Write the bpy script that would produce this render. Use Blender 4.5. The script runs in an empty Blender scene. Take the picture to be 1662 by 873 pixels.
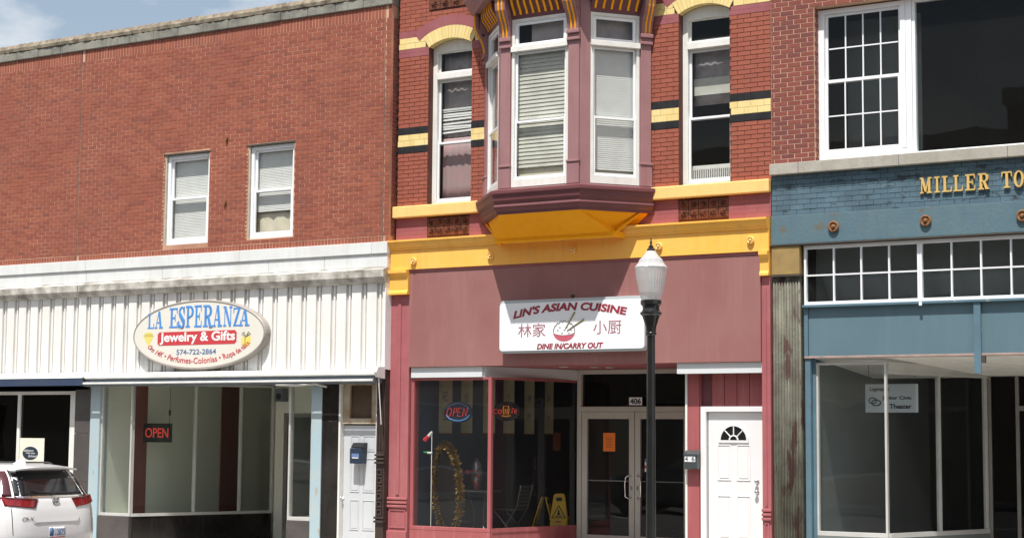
import bpy, bmesh, math, random
from mathutils import Vector, Matrix
random.seed(7)
S = bpy.context.scene
COL = S.collection
R = math.radians

# ------------------------------------------------------------------ camera
FPX, YAW, PIT, ROL = 2800.0, R(31.50122509), R(5.49910936), R(0.47025318)
CD, CZ = 22.5, 1.745
fw = Vector((-math.sin(YAW)*math.cos(PIT), math.cos(YAW)*math.cos(PIT), math.sin(PIT)))
r0 = Vector((math.cos(YAW), math.sin(YAW), 0)); u0 = r0.cross(fw)
RT = math.cos(ROL)*r0 + math.sin(ROL)*u0
UP = -math.sin(ROL)*r0 + math.cos(ROL)*u0
cam = bpy.data.cameras.new('camera'); co = bpy.data.objects.new('camera', cam); COL.objects.link(co)
m = Matrix((RT, UP, -fw)).transposed().to_4x4(); m.translation = Vector((0, -CD, CZ))
co.matrix_world = m
cam.sensor_fit = 'HORIZONTAL'; cam.sensor_width = 36; cam.lens = 36*FPX/1662
cam.clip_end = 4000; cam.clip_start = 0.1
S.camera = co

# ------------------------------------------------------------------ sky, sun, exposure
SUN_EL, SUN_AZ = R(65.5), R(11.0)         # azimuth: towards +X from straight in front of the facades
sd = Vector((math.sin(SUN_AZ)*math.cos(SUN_EL), -math.cos(SUN_AZ)*math.cos(SUN_EL), math.sin(SUN_EL)))
W = bpy.data.worlds.new('World'); S.world = W; W.use_nodes = True
nt = W.node_tree; nt.nodes.clear()
def wn(t, **k):
    n = nt.nodes.new(t)
    for a, b in k.items(): setattr(n, a, b)
    return n
out = wn('ShaderNodeOutputWorld'); bg = wn('ShaderNodeBackground'); bg.inputs[1].default_value = 0.08
sky = wn('ShaderNodeTexSky', sky_type='NISHITA'); sky.sun_disc = False
sky.sun_elevation = SUN_EL; sky.sun_rotation = math.atan2(sd.x, sd.y); sky.air_density = 1.2; sky.dust_density = 2.0
tc = wn('ShaderNodeTexCoord'); mp = wn('ShaderNodeMapping'); mp.inputs['Scale'].default_value = (3.2, 3.2, 6.5); mp.inputs['Location'].default_value = (3.3, 1.2, 0.9)
nz = wn('ShaderNodeTexNoise'); nz.inputs['Scale'].default_value = 1.6; nz.inputs['Detail'].default_value = 7; nz.inputs['Roughness'].default_value = 0.52
rp = wn('ShaderNodeValToRGB'); rp.color_ramp.elements[0].position = 0.46; rp.color_ramp.elements[1].position = 0.60
rp.color_ramp.elements[0].color = (0.12, 0.12, 0.12, 1); rp.color_ramp.elements[1].color = (0.95, 0.95, 0.95, 1)
mx = wn('ShaderNodeMixRGB'); mx.inputs[2].default_value = (9.0, 9.0, 9.0, 1)
nt.links.new(tc.outputs['Generated'], mp.inputs[0]); nt.links.new(mp.outputs[0], nz.inputs['Vector'])
nt.links.new(nz.outputs['Fac'], rp.inputs[0]); nt.links.new(rp.outputs[0], mx.inputs[0])
nt.links.new(sky.outputs[0], mx.inputs[1]); nt.links.new(mx.outputs[0], bg.inputs[0]); nt.links.new(bg.outputs[0], out.inputs[0])
sl = bpy.data.lights.new('sun', 'SUN'); sl.energy = 4.6; sl.angle = R(0.53); sl.color = (1.0, 0.96, 0.90)
so = bpy.data.objects.new('sun', sl); COL.objects.link(so)
so.rotation_euler = (-sd).to_track_quat('-Z', 'Y').to_euler(); so.location = (0, -10, 30)
S.view_settings.view_transform = 'Standard'; S.view_settings.look = 'None'
S.view_settings.exposure = 0.6; S.view_settings.gamma = 1.0

# ------------------------------------------------------------------ photograph pixel -> point on the plane y = d
def PX(x, y, d=0.0):
    r = RT*((x-831)/FPX) + UP*(-(y-436.5)/FPX) + fw
    t = (CD+d)/r.y
    return r.x*t, r.z*t + CZ
def X_(x, y, d=0.0): return PX(x, y, d)[0]
def Z_(x, y, d=0.0): return PX(x, y, d)[1]

# ------------------------------------------------------------------ materials
MATS = {}
def mat(name, col, rough=0.6, col2=None, nscale=3.0, namt=0.5, streak=None, samt=0.0, fine=0.0, bump=0.0, bscale=60.0,
        metal=0.0, emit=None, estr=0.0, rnd=None, coat=0.0, spec=0.5, patch=None, pthr=0.55, pscale=4.0, pstretch=1.0):
    """procedural weathered surface: col/col2 by noise, vertical streaks, sharp patches (peeling), per-piece random colours"""
    M = bpy.data.materials.new(name); M.use_nodes = True; t = M.node_tree; b = t.nodes['Principled BSDF']
    L = t.links.new
    def n(ty, **k):
        q = t.nodes.new(ty)
        for a, v in k.items(): setattr(q, a, v)
        return q
    geo = n('ShaderNodeNewGeometry'); pos = geo.outputs['Position']
    def noise(scale, detail=4, vec=None, rgh=0.55):
        q = n('ShaderNodeTexNoise'); q.inputs['Scale'].default_value = scale; q.inputs['Detail'].default_value = detail
        q.inputs['Roughness'].default_value = rgh; L(vec or pos, q.inputs['Vector']); return q.outputs['Fac']
    def mixc(fac, a, c, blend='MIX'):
        q = n('ShaderNodeMixRGB', blend_type=blend)
        for s, v in ((0, fac), (1, a), (2, c)):
            if hasattr(v, 'links') or hasattr(v, 'is_linked'): L(v, q.inputs[s])
            elif isinstance(v, (int, float)): q.inputs[s].default_value = v
            else: q.inputs[s].default_value = (*v[:3], 1)
        return q.outputs[0]
    def ramp(v, a, c):
        q = n('ShaderNodeMapRange'); q.inputs[1].default_value = a; q.inputs[2].default_value = c; L(v, q.inputs[0]); return q.outputs[0]
    cur = None
    if rnd:
        oi = n('ShaderNodeObjectInfo'); ad = n('ShaderNodeMath', operation='ADD'); L(oi.outputs['Random'], ad.inputs[0]); L(geo.outputs['Random Per Island'], ad.inputs[1])
        fr = n('ShaderNodeMath', operation='FRACT'); L(ad.outputs[0], fr.inputs[0])
        cr = n('ShaderNodeValToRGB'); cr.color_ramp.interpolation = 'LINEAR'
        while len(cr.color_ramp.elements) < len(rnd): cr.color_ramp.elements.new(0.5)
        for i, c in enumerate(rnd):
            cr.color_ramp.elements[i].position = i/(len(rnd)-1); cr.color_ramp.elements[i].color = (*c, 1)
        L(fr.outputs[0], cr.inputs[0]); cur = cr.outputs[0]
    else:
        cur = mixc(1.0, col, col)
    if col2:
        f = ramp(noise(nscale, 5), 0.35, 0.68)
        mu = n('ShaderNodeMath', operation='MULTIPLY'); L(f, mu.inputs[0]); mu.inputs[1].default_value = namt
        cur = mixc(mu.outputs[0], cur, col2)
    if streak:
        mpn = n('ShaderNodeMapping'); mpn.inputs['Scale'].default_value = (1, 1, 0.09); L(pos, mpn.inputs[0])
        f = ramp(noise(9.0, 5, mpn.outputs[0], 0.6), 0.5, 0.74)
        mu = n('ShaderNodeMath', operation='MULTIPLY'); L(f, mu.inputs[0]); mu.inputs[1].default_value = samt
        cur = mixc(mu.outputs[0], cur, streak)
    if patch:
        mpn = n('ShaderNodeMapping'); mpn.inputs['Scale'].default_value = (1, 1, pstretch); L(pos, mpn.inputs[0])
        f = ramp(noise(pscale, 8, mpn.outputs[0], 0.65), pthr, pthr+0.035)
        cur = mixc(f, cur, patch)
    if fine:
        f = noise(140, 3); q = ramp(f, 0.3, 0.7)
        mu = n('ShaderNodeMath', operation='MULTIPLY_ADD'); L(q, mu.inputs[0]); mu.inputs[1].default_value = 2*fine; mu.inputs[2].default_value = 1-fine
        vm = n('ShaderNodeVectorMath', operation='SCALE'); L(cur, vm.inputs[0]); L(mu.outputs[0], vm.inputs['Scale']); cur = vm.outputs[0]
    L(cur, b.inputs['Base Color'])
    b.inputs['Roughness'].default_value = rough; b.inputs['Metallic'].default_value = metal
    b.inputs['Specular IOR Level'].default_value = spec
    b.inputs['Coat Weight'].default_value = coat; b.inputs['Coat Roughness'].default_value = 0.04
    if bump:
        bp = n('ShaderNodeBump'); bp.inputs['Strength'].default_value = bump; bp.inputs['Distance'].default_value = 0.01
        L(noise(bscale, 4), bp.inputs['Height']); L(bp.outputs[0], b.inputs['Normal'])
    if emit:
        b.inputs['Emission Color'].default_value = (*emit, 1); b.inputs['Emission Strength'].default_value = estr
    MATS[name] = M; return M
def glass(name, tint=(0.86, 0.9, 0.9), f0=0.05, dirt=0.02, dcol=(0.4, 0.4, 0.38)):
    M = bpy.data.materials.new(name); M.use_nodes = True; t = M.node_tree; t.nodes.clear(); L = t.links.new
    o = t.nodes.new('ShaderNodeOutputMaterial'); tr = t.nodes.new('ShaderNodeBsdfTransparent'); tr.inputs[0].default_value = (*tint, 1)
    gl = t.nodes.new('ShaderNodeBsdfGlossy'); gl.inputs['Roughness'].default_value = 0.01; gl.inputs[0].default_value = (1, 1, 1, 1)
    geo = t.nodes.new('ShaderNodeNewGeometry')
    nz_ = t.nodes.new('ShaderNodeTexNoise'); nz_.inputs['Scale'].default_value = 1.3; nz_.inputs['Detail'].default_value = 1; L(geo.outputs['Position'], nz_.inputs['Vector'])
    bp = t.nodes.new('ShaderNodeBump'); bp.inputs['Strength'].default_value = 0.12; bp.inputs['Distance'].default_value = 0.02; L(nz_.outputs['Fac'], bp.inputs['Height']); L(bp.outputs[0], gl.inputs['Normal'])
    lw = t.nodes.new('ShaderNodeLayerWeight'); lw.inputs[0].default_value = 0.5
    pw = t.nodes.new('ShaderNodeMath'); pw.operation = 'POWER'; pw.inputs[1].default_value = 5; L(lw.outputs['Facing'], pw.inputs[0])
    ma = t.nodes.new('ShaderNodeMath'); ma.operation = 'MULTIPLY_ADD'; ma.inputs[1].default_value = 1-f0; ma.inputs[2].default_value = f0; L(pw.outputs[0], ma.inputs[0])
    df = t.nodes.new('ShaderNodeBsdfDiffuse'); df.inputs[0].default_value = (*dcol, 1)
    m0 = t.nodes.new('ShaderNodeMixShader'); m0.inputs[0].default_value = dirt; L(tr.outputs[0], m0.inputs[1]); L(df.outputs[0], m0.inputs[2])
    ms = t.nodes.new('ShaderNodeMixShader'); L(ma.outputs[0], ms.inputs[0]); L(m0.outputs[0], ms.inputs[1]); L(gl.outputs[0], ms.inputs[2]); L(ms.outputs[0], o.inputs[0])
    MATS[name] = M; return M
mat('brickL', (0.3, 0.1, 0.07), 0.85, (0.22, 0.072, 0.05), 0.55, 0.35, (0.165, 0.06, 0.043), 0.3, 0.16, 0.5, 90,
    rnd=[(0.23, 0.060, 0.037), (0.275, 0.074, 0.043), (0.31, 0.090, 0.048), (0.25, 0.064, 0.038), (0.295, 0.082, 0.046), (0.205, 0.058, 0.039)])
mat('mortarL', (0.62, 0.37, 0.25), 0.95, (0.30, 0.14, 0.09), 0.9, 0.9, fine=0.15)
mat('brickM', (0.3, 0.1, 0.07), 0.7, (0.33, 0.095, 0.06), 1.4, 0.4, (0.16, 0.06, 0.045), 0.3, 0.1, 0.35, 70,
    rnd=[(0.265, 0.068, 0.04), (0.31, 0.082, 0.047), (0.285, 0.073, 0.042), (0.325, 0.09, 0.05)])
mat('mortarM', (0.10, 0.036, 0.027), 0.95, (0.16, 0.06, 0.042), 3.0, 0.6)
mat('brickR', (0.25, 0.08, 0.06), 0.85, (0.16, 0.05, 0.045), 2.2, 0.5, fine=0.18, bump=0.5, bscale=90,
    rnd=[(0.20, 0.052, 0.038), (0.25, 0.066, 0.046), (0.155, 0.045, 0.04), (0.23, 0.062, 0.042)])
mat('mortarR', (0.60, 0.38, 0.26), 0.95, (0.48, 0.3, 0.2), 3.0, 0.7, fine=0.1)
mat('brickBlue', (0.085, 0.165, 0.22), 0.7, (0.05, 0.085, 0.11), 2.3, 0.75, fine=0.08, bump=0.4, bscale=50,
    rnd=[(0.08, 0.145, 0.185), (0.095, 0.165, 0.21), (0.072, 0.135, 0.175)], patch=(0.03, 0.046, 0.055), pthr=0.56, pscale=2.4, pstretch=2.5)
mat('mortarBlue', (0.05, 0.10, 0.135), 0.9, (0.025, 0.04, 0.05), 3.0, 0.7)
mat('cap', (0.28, 0.275, 0.235), 0.95, (0.12, 0.115, 0.10), 2.6, 0.85, (0.09, 0.085, 0.075), 0.5, 0.2, 0.6, 25)
mat('coping', (0.30, 0.26, 0.19), 0.95, (0.085, 0.062, 0.045), 6.5, 0.95, fine=0.25, bump=0.8, bscale=20)
mat('stoneWhite', (0.68, 0.70, 0.70), 0.7, (0.56, 0.56, 0.54), 2.0, 0.5, (0.50, 0.47, 0.42), 0.35, 0.05, 0.2, 30)
mat('ledgeDirty', (0.62, 0.60, 0.55), 0.9, (0.16, 0.145, 0.12), 4.0, 0.9, (0.28, 0.25, 0.2), 0.5, 0.15, 0.5, 30)
mat('ribMetal', (0.78, 0.78, 0.76), 0.45, (0.70, 0.68, 0.63), 1.5, 0.5, (0.52, 0.47, 0.4), 0.35, 0.02)
mat('ribGroove', (0.70, 0.69, 0.66), 0.5, (0.55, 0.52, 0.47), 2.5, 0.6, (0.36, 0.31, 0.26), 0.5, 0.02)
mat('maroonPanel', (0.262, 0.105, 0.096), 0.6, (0.295, 0.14, 0.128), 1.0, 0.9, (0.34, 0.175, 0.165), 0.4, 0.05, 0.15, 6, patch=(0.20, 0.085, 0.08), pthr=0.72, pscale=3.5, pstretch=0.4)
mat('maroon', (0.27, 0.075, 0.085), 0.6, (0.33, 0.115, 0.12), 2.5, 0.6, (0.15, 0.055, 0.055), 0.25, 0.06, 0.25, 40)
mat('maroonWood', (0.33, 0.088, 0.092), 0.65, (0.29, 0.07, 0.075), 3.0, 0.7, (0.42, 0.17, 0.16), 0.5, 0.06, 0.3, 60)
mat('maroonIron', (0.36, 0.105, 0.115), 0.6, (0.29, 0.085, 0.09), 4.0, 0.7, (0.42, 0.19, 0.19), 0.4, 0.05, 0.3, 40, patch=(0.12, 0.05, 0.045), pthr=0.70, pscale=7)
mat('maroonBay', (0.28, 0.14, 0.145), 0.6, (0.335, 0.18, 0.18), 2.5, 0.6, (0.17, 0.07, 0.075), 0.3, 0.05, 0.2, 40)
mat('maroonDeep', (0.135, 0.04, 0.045), 0.55, (0.17, 0.055, 0.06), 3.0, 0.6, fine=0.05, bump=0.2, bscale=30)
mat('yellow', (0.92, 0.465, 0.075), 0.65, (0.90, 0.51, 0.13), 1.8, 0.7, (0.62, 0.36, 0.08), 0.4, 0.05, 0.3, 30, spec=0.3, patch=(0.40, 0.28, 0.12), pthr=0.715, pscale=9)
mat('yellowSill', (0.88, 0.56, 0.20), 0.65, (0.84, 0.51, 0.16), 2.5, 0.6, (0.52, 0.37, 0.15), 0.4, 0.05, 0.35, 40, patch=(0.42, 0.33, 0.18), pthr=0.71, pscale=10)
mat('yellowDeep', (0.95, 0.40, 0.004), 0.75, (0.95, 0.43, 0.008), 2.2, 0.6, (0.72, 0.31, 0.02), 0.3, 0.04, 0.15, 25, spec=0.25, patch=(0.42, 0.22, 0.04), pthr=0.735, pscale=8)
mat('creamBrick', (0.76, 0.60, 0.26), 0.7, (0.70, 0.53, 0.21), 2.5, 0.5, (0.42, 0.32, 0.16), 0.25, 0.06, 0.3, 60, rnd=[(0.74, 0.58, 0.24), (0.78, 0.63, 0.29), (0.72, 0.55, 0.22)])
mat('creamMortar', (0.5, 0.37, 0.15), 0.9, (0.3, 0.2, 0.09), 5.0, 0.6)
mat('blackBrick', (0.012, 0.012, 0.013), 0.4, (0.03, 0.028, 0.028), 6.0, 0.6, fine=0.1, bump=0.2)
mat('terracotta', (0.20, 0.062, 0.028), 0.4, (0.035, 0.015, 0.011), 14.0, 0.9, fine=0.15, bump=0.3)
mat('vinyl', (0.80, 0.82, 0.84), 0.35, (0.74, 0.75, 0.76), 3.0, 0.4)
mat('oldWhite', (0.74, 0.74, 0.71), 0.6, (0.62, 0.60, 0.54), 4.0, 0.6, (0.48, 0.45, 0.38), 0.35, 0.05, 0.2, 60)
mat('beigeJamb', (0.50, 0.46, 0.38), 0.8, (0.36, 0.32, 0.25), 6.0, 0.7, fine=0.1)
mat('blind', (0.70, 0.71, 0.68), 0.6, (0.58, 0.58, 0.54), 4.0, 0.5)
mat('blindDirty', (0.60, 0.60, 0.52), 0.7, (0.40, 0.39, 0.33), 3.0, 0.7)
mat('clothCream', (0.66, 0.62, 0.48), 0.9, (0.55, 0.5, 0.38), 9.0, 0.6)
mat('curtain', (0.36, 0.34, 0.33), 0.9, (0.26, 0.20, 0.20), 6.0, 0.8)
mat('curtainRose', (0.42, 0.25, 0.25), 0.9, (0.30, 0.26, 0.26), 5.0, 0.8)
mat('room', (0.05, 0.05, 0.055), 0.9, (0.03, 0.03, 0.03), 1.0, 0.5)
mat('roomCream', (0.68, 0.68, 0.60), 0.85, (0.62, 0.62, 0.55), 1.0, 0.6)
mat('roomNavy', (0.045, 0.075, 0.125), 0.8, (0.03, 0.05, 0.09), 1.5, 0.6)
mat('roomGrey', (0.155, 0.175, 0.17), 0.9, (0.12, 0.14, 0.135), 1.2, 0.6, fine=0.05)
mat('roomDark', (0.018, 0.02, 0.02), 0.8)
mat('redBrown', (0.17, 0.04, 0.032), 0.75, (0.13, 0.03, 0.027), 3.0, 0.5)
mat('blackTile', (0.012, 0.011, 0.011), 0.18, (0.03, 0.026, 0.023), 2.2, 0.6, (0.06, 0.05, 0.04), 0.15, 0.1, 0.05, 20)
mat('granite', (0.085, 0.075, 0.072), 0.45, (0.05, 0.045, 0.045), 3.0, 0.7, fine=0.35)
mat('paleBlue', (0.33, 0.46, 0.52), 0.6, (0.42, 0.45, 0.44), 3.5, 0.6, fine=0.05, bump=0.2, patch=(0.36, 0.31, 0.23), pthr=0.60, pscale=7, pstretch=0.3)
mat('brownIron', (0.028, 0.017, 0.015), 0.6, (0.06, 0.035, 0.028), 6.0, 0.7, fine=0.1, bump=0.3)
mat('doorGrey', (0.55, 0.57, 0.60), 0.45, (0.48, 0.50, 0.52), 2.0, 0.6, (0.40, 0.40, 0.4), 0.2, 0.02)
mat('doorWhite', (0.74, 0.74, 0.75), 0.4, (0.68, 0.68, 0.69), 2.0, 0.5, (0.62, 0.60, 0.58), 0.15, 0.01)
mat('woodPeel', (0.48, 0.42, 0.32), 0.85, (0.30, 0.2, 0.11), 5.0, 0.8, (0.16, 0.1, 0.06), 0.5, 0.1, 0.5, 30, patch=(0.09, 0.06, 0.04), pthr=0.60, pscale=9, pstretch=0.4)
mat('brownBoard', (0.07, 0.04, 0.022), 0.6, (0.11, 0.065, 0.03), 4.0, 0.7, fine=0.1)
mat('blueMetal', (0.08, 0.145, 0.18), 0.6, (0.11, 0.17, 0.19), 3.0, 0.6, (0.07, 0.11, 0.125), 0.35, 0.05, 0.35, 20, patch=(0.12, 0.12, 0.10), pthr=0.62, pscale=4.2)
mat('bluePanel', (0.10, 0.17, 0.205), 0.5, (0.085, 0.15, 0.182), 1.2, 0.7, (0.14, 0.21, 0.235), 0.3, 0.03, 0.06, 12)
mat('blueWood', (0.09, 0.17, 0.22), 0.65, (0.07, 0.12, 0.15), 4.0, 0.6, fine=0.06, bump=0.3, patch=(0.34, 0.29, 0.25), pthr=0.63, pscale=8, pstretch=0.35)
mat('pinkTrim', (0.40, 0.27, 0.23), 0.7, (0.22, 0.18, 0.17), 6.0, 0.8, patch=(0.10, 0.16, 0.19), pthr=0.62, pscale=7)
mat('ironPeel', (0.125, 0.13, 0.10), 0.9, (0.07, 0.055, 0.045), 4.0, 0.9, (0.24, 0.24, 0.18), 0.8, 0.2, 0.8, 30, patch=(0.06, 0.030, 0.024), pthr=0.54, pscale=5.5, pstretch=0.22)
mat('ochre', (0.33, 0.22, 0.075), 0.75, (0.22, 0.155, 0.065), 5.0, 0.8, fine=0.1, bump=0.3, patch=(0.10, 0.06, 0.03), pthr=0.69, pscale=9)
mat('rust', (0.17, 0.075, 0.03), 0.9, (0.30, 0.16, 0.07), 22.0, 0.7, fine=0.2, bump=0.5)
mat('darkTrim', (0.045, 0.035, 0.03), 0.8, (0.09, 0.07, 0.05), 8.0, 0.7)
mat('goldLetter', (0.62, 0.42, 0.13), 0.5, (0.52, 0.36, 0.12), 12.0, 0.5)
mat('stoneSill', (0.40, 0.38, 0.33), 0.9, (0.29, 0.27, 0.23), 3.0, 0.7, (0.2, 0.185, 0.16), 0.4, 0.12, 0.35, 40)
mat('aluminium', (0.62, 0.62, 0.60), 0.4, (0.50, 0.49, 0.46), 5.0, 0.6, metal=0.3)
mat('alumDark', (0.22, 0.21, 0.19), 0.5, (0.16, 0.15, 0.14), 5.0, 0.6, metal=0.3)
mat('headerGrey', (0.62, 0.65, 0.66), 0.5, (0.55, 0.57, 0.58), 2.0, 0.5, fine=0.02)
mat('doorAlu', (0.47, 0.45, 0.40), 0.5, (0.40, 0.38, 0.34), 3.0, 0.6)
mat('chrome', (0.75, 0.75, 0.75), 0.15, metal=1.0)
mat('awnWhite', (0.72, 0.73, 0.72), 0.55, (0.50, 0.50, 0.47), 5.0, 0.6, fine=0.04)
mat('awnDark', (0.10, 0.125, 0.15), 0.55, (0.16, 0.18, 0.2), 6.0, 0.6)
mat('navyCloth', (0.025, 0.045, 0.10), 0.8, (0.05, 0.065, 0.09), 3.0, 0.6, fine=0.05)
mat('signCream', (0.70, 0.68, 0.61), 0.4, (0.66, 0.64, 0.57), 1.5, 0.5)
mat('signRim', (0.30, 0.27, 0.245), 0.5, (0.25, 0.225, 0.20), 4.0, 0.6)
mat('signWhite', (0.80, 0.83, 0.85), 0.35)
mat('signEdge', (0.42, 0.46, 0.48), 0.5)
mat('inkBlue', (0.07, 0.25, 0.62), 0.5); mat('inkRed', (0.52, 0.045, 0.055), 0.5); mat('inkMaroon', (0.28, 0.03, 0.05), 0.5)
mat('inkSlate', (0.12, 0.19, 0.36), 0.5); mat('inkWhite', (0.80, 0.80, 0.78), 0.5); mat('inkBlack', (0.015, 0.015, 0.015), 0.5)
mat('inkYellow', (0.75, 0.62, 0.16), 0.5); mat('inkPink', (0.50, 0.10, 0.15), 0.5); mat('inkOlive', (0.24, 0.2, 0.09), 0.5); mat('inkGrey', (0.16, 0.13, 0.14), 0.5); mat('inkRose', (0.34, 0.12, 0.16), 0.5)
mat('paper', (0.72, 0.70, 0.60), 0.8, (0.66, 0.62, 0.5), 8.0, 0.5); mat('orangePaper', (0.80, 0.20, 0.03), 0.8)
mat('scroll', (0.36, 0.32, 0.19), 0.8, (0.28, 0.25, 0.15), 4.0, 0.6)
mat('neonRed', (0.5, 0.03, 0.03), 0.4, emit=(1.0, 0.10, 0.07), estr=0.20); mat('neonBlue', (0.05, 0.15, 0.4), 0.4, emit=(0.12, 0.45, 0.8), estr=0.10)
mat('neonOrange', (0.5, 0.2, 0.03), 0.4, emit=(1.0, 0.3, 0.03), estr=0.24)
mat('blackPlastic', (0.015, 0.016, 0.02), 0.35); mat('greyPlastic', (0.12, 0.14, 0.16), 0.4)
mat('navyPlastic', (0.02, 0.035, 0.06), 0.4)
mat('mailGrey', (0.075, 0.09, 0.095), 0.35, metal=0.4)
mat('lampBlack', (0.010, 0.010, 0.011), 0.28, (0.02, 0.02, 0.02), 8.0, 0.5, coat=0.3)
mat('wetYellow', (0.80, 0.50, 0.015), 0.5, (0.7, 0.42, 0.02), 6.0, 0.5)
mat('tinsel', (0.36, 0.23, 0.07), 0.35, metal=0.6); mat('mirror', (0.010, 0.010, 0.011), 0.25, spec=0.25)
mat('metalGrey', (0.11, 0.115, 0.12), 0.4, metal=0.5); mat('flowerRed', (0.65, 0.03, 0.05), 0.6); mat('cellophane', (0.45, 0.42, 0.44), 0.2); mat('green', (0.03, 0.25, 0.10), 0.6)
mat('carWhite', (0.80, 0.80, 0.80), 0.3, (0.76, 0.76, 0.77), 1.0, 0.3, coat=0.8); mat('carDark', (0.03, 0.035, 0.04), 0.3, coat=0.8)
mat('carGlass', (0.012, 0.013, 0.016), 0.06, spec=0.6); mat('tailRed', (0.22, 0.008, 0.012), 0.12, coat=0.6); mat('tailDark', (0.06, 0.008, 0.012), 0.15, coat=0.6)
mat('rubber', (0.02, 0.02, 0.02), 0.85); mat('rim', (0.4, 0.4, 0.42), 0.3, metal=0.8); mat('trimBlack', (0.02, 0.02, 0.022), 0.5); mat('headlamp', (0.7, 0.7, 0.72), 0.1)
mat('plate', (0.72, 0.74, 0.76), 0.4)
mat('concrete', (0.42, 0.40, 0.36), 0.9, (0.33, 0.31, 0.28), 1.2, 0.7, fine=0.12, bump=0.3, bscale=40)
mat('asphalt', (0.055, 0.054, 0.052), 0.9, (0.075, 0.073, 0.07), 0.7, 0.7, fine=0.25, bump=0.5, bscale=80)
mat('ground', (0.12, 0.13, 0.07), 0.95, (0.16, 0.14, 0.1), 0.2, 0.7); mat('paintWhite', (0.7, 0.7, 0.68), 0.7)
mat('roofTar', (0.06, 0.06, 0.06), 0.9); mat('oppBrick', (0.22, 0.10, 0.07), 0.9, (0.3, 0.16, 0.11), 1.5, 0.6, fine=0.1); mat('oppTan', (0.36, 0.30, 0.22), 0.9, (0.28, 0.22, 0.16), 1.0, 0.6, fine=0.1)
glass('glass', (0.95, 0.965, 0.97), 0.032, 0.012); glass('glassUp', (0.965, 0.97, 0.97), 0.008, 0.008); glass('glassGreen', (0.95, 0.97, 0.96), 0.022, 0.012)
glass('glassDark', (0.5, 0.52, 0.55), 0.018, 0.004); glass('globeGlass', (0.86, 0.87, 0.87), 0.05, 0.42, (0.86, 0.87, 0.87)); glass('wrap', (0.8, 0.8, 0.82), 0.12, 0.12, (0.6, 0.55, 0.58))

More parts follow.
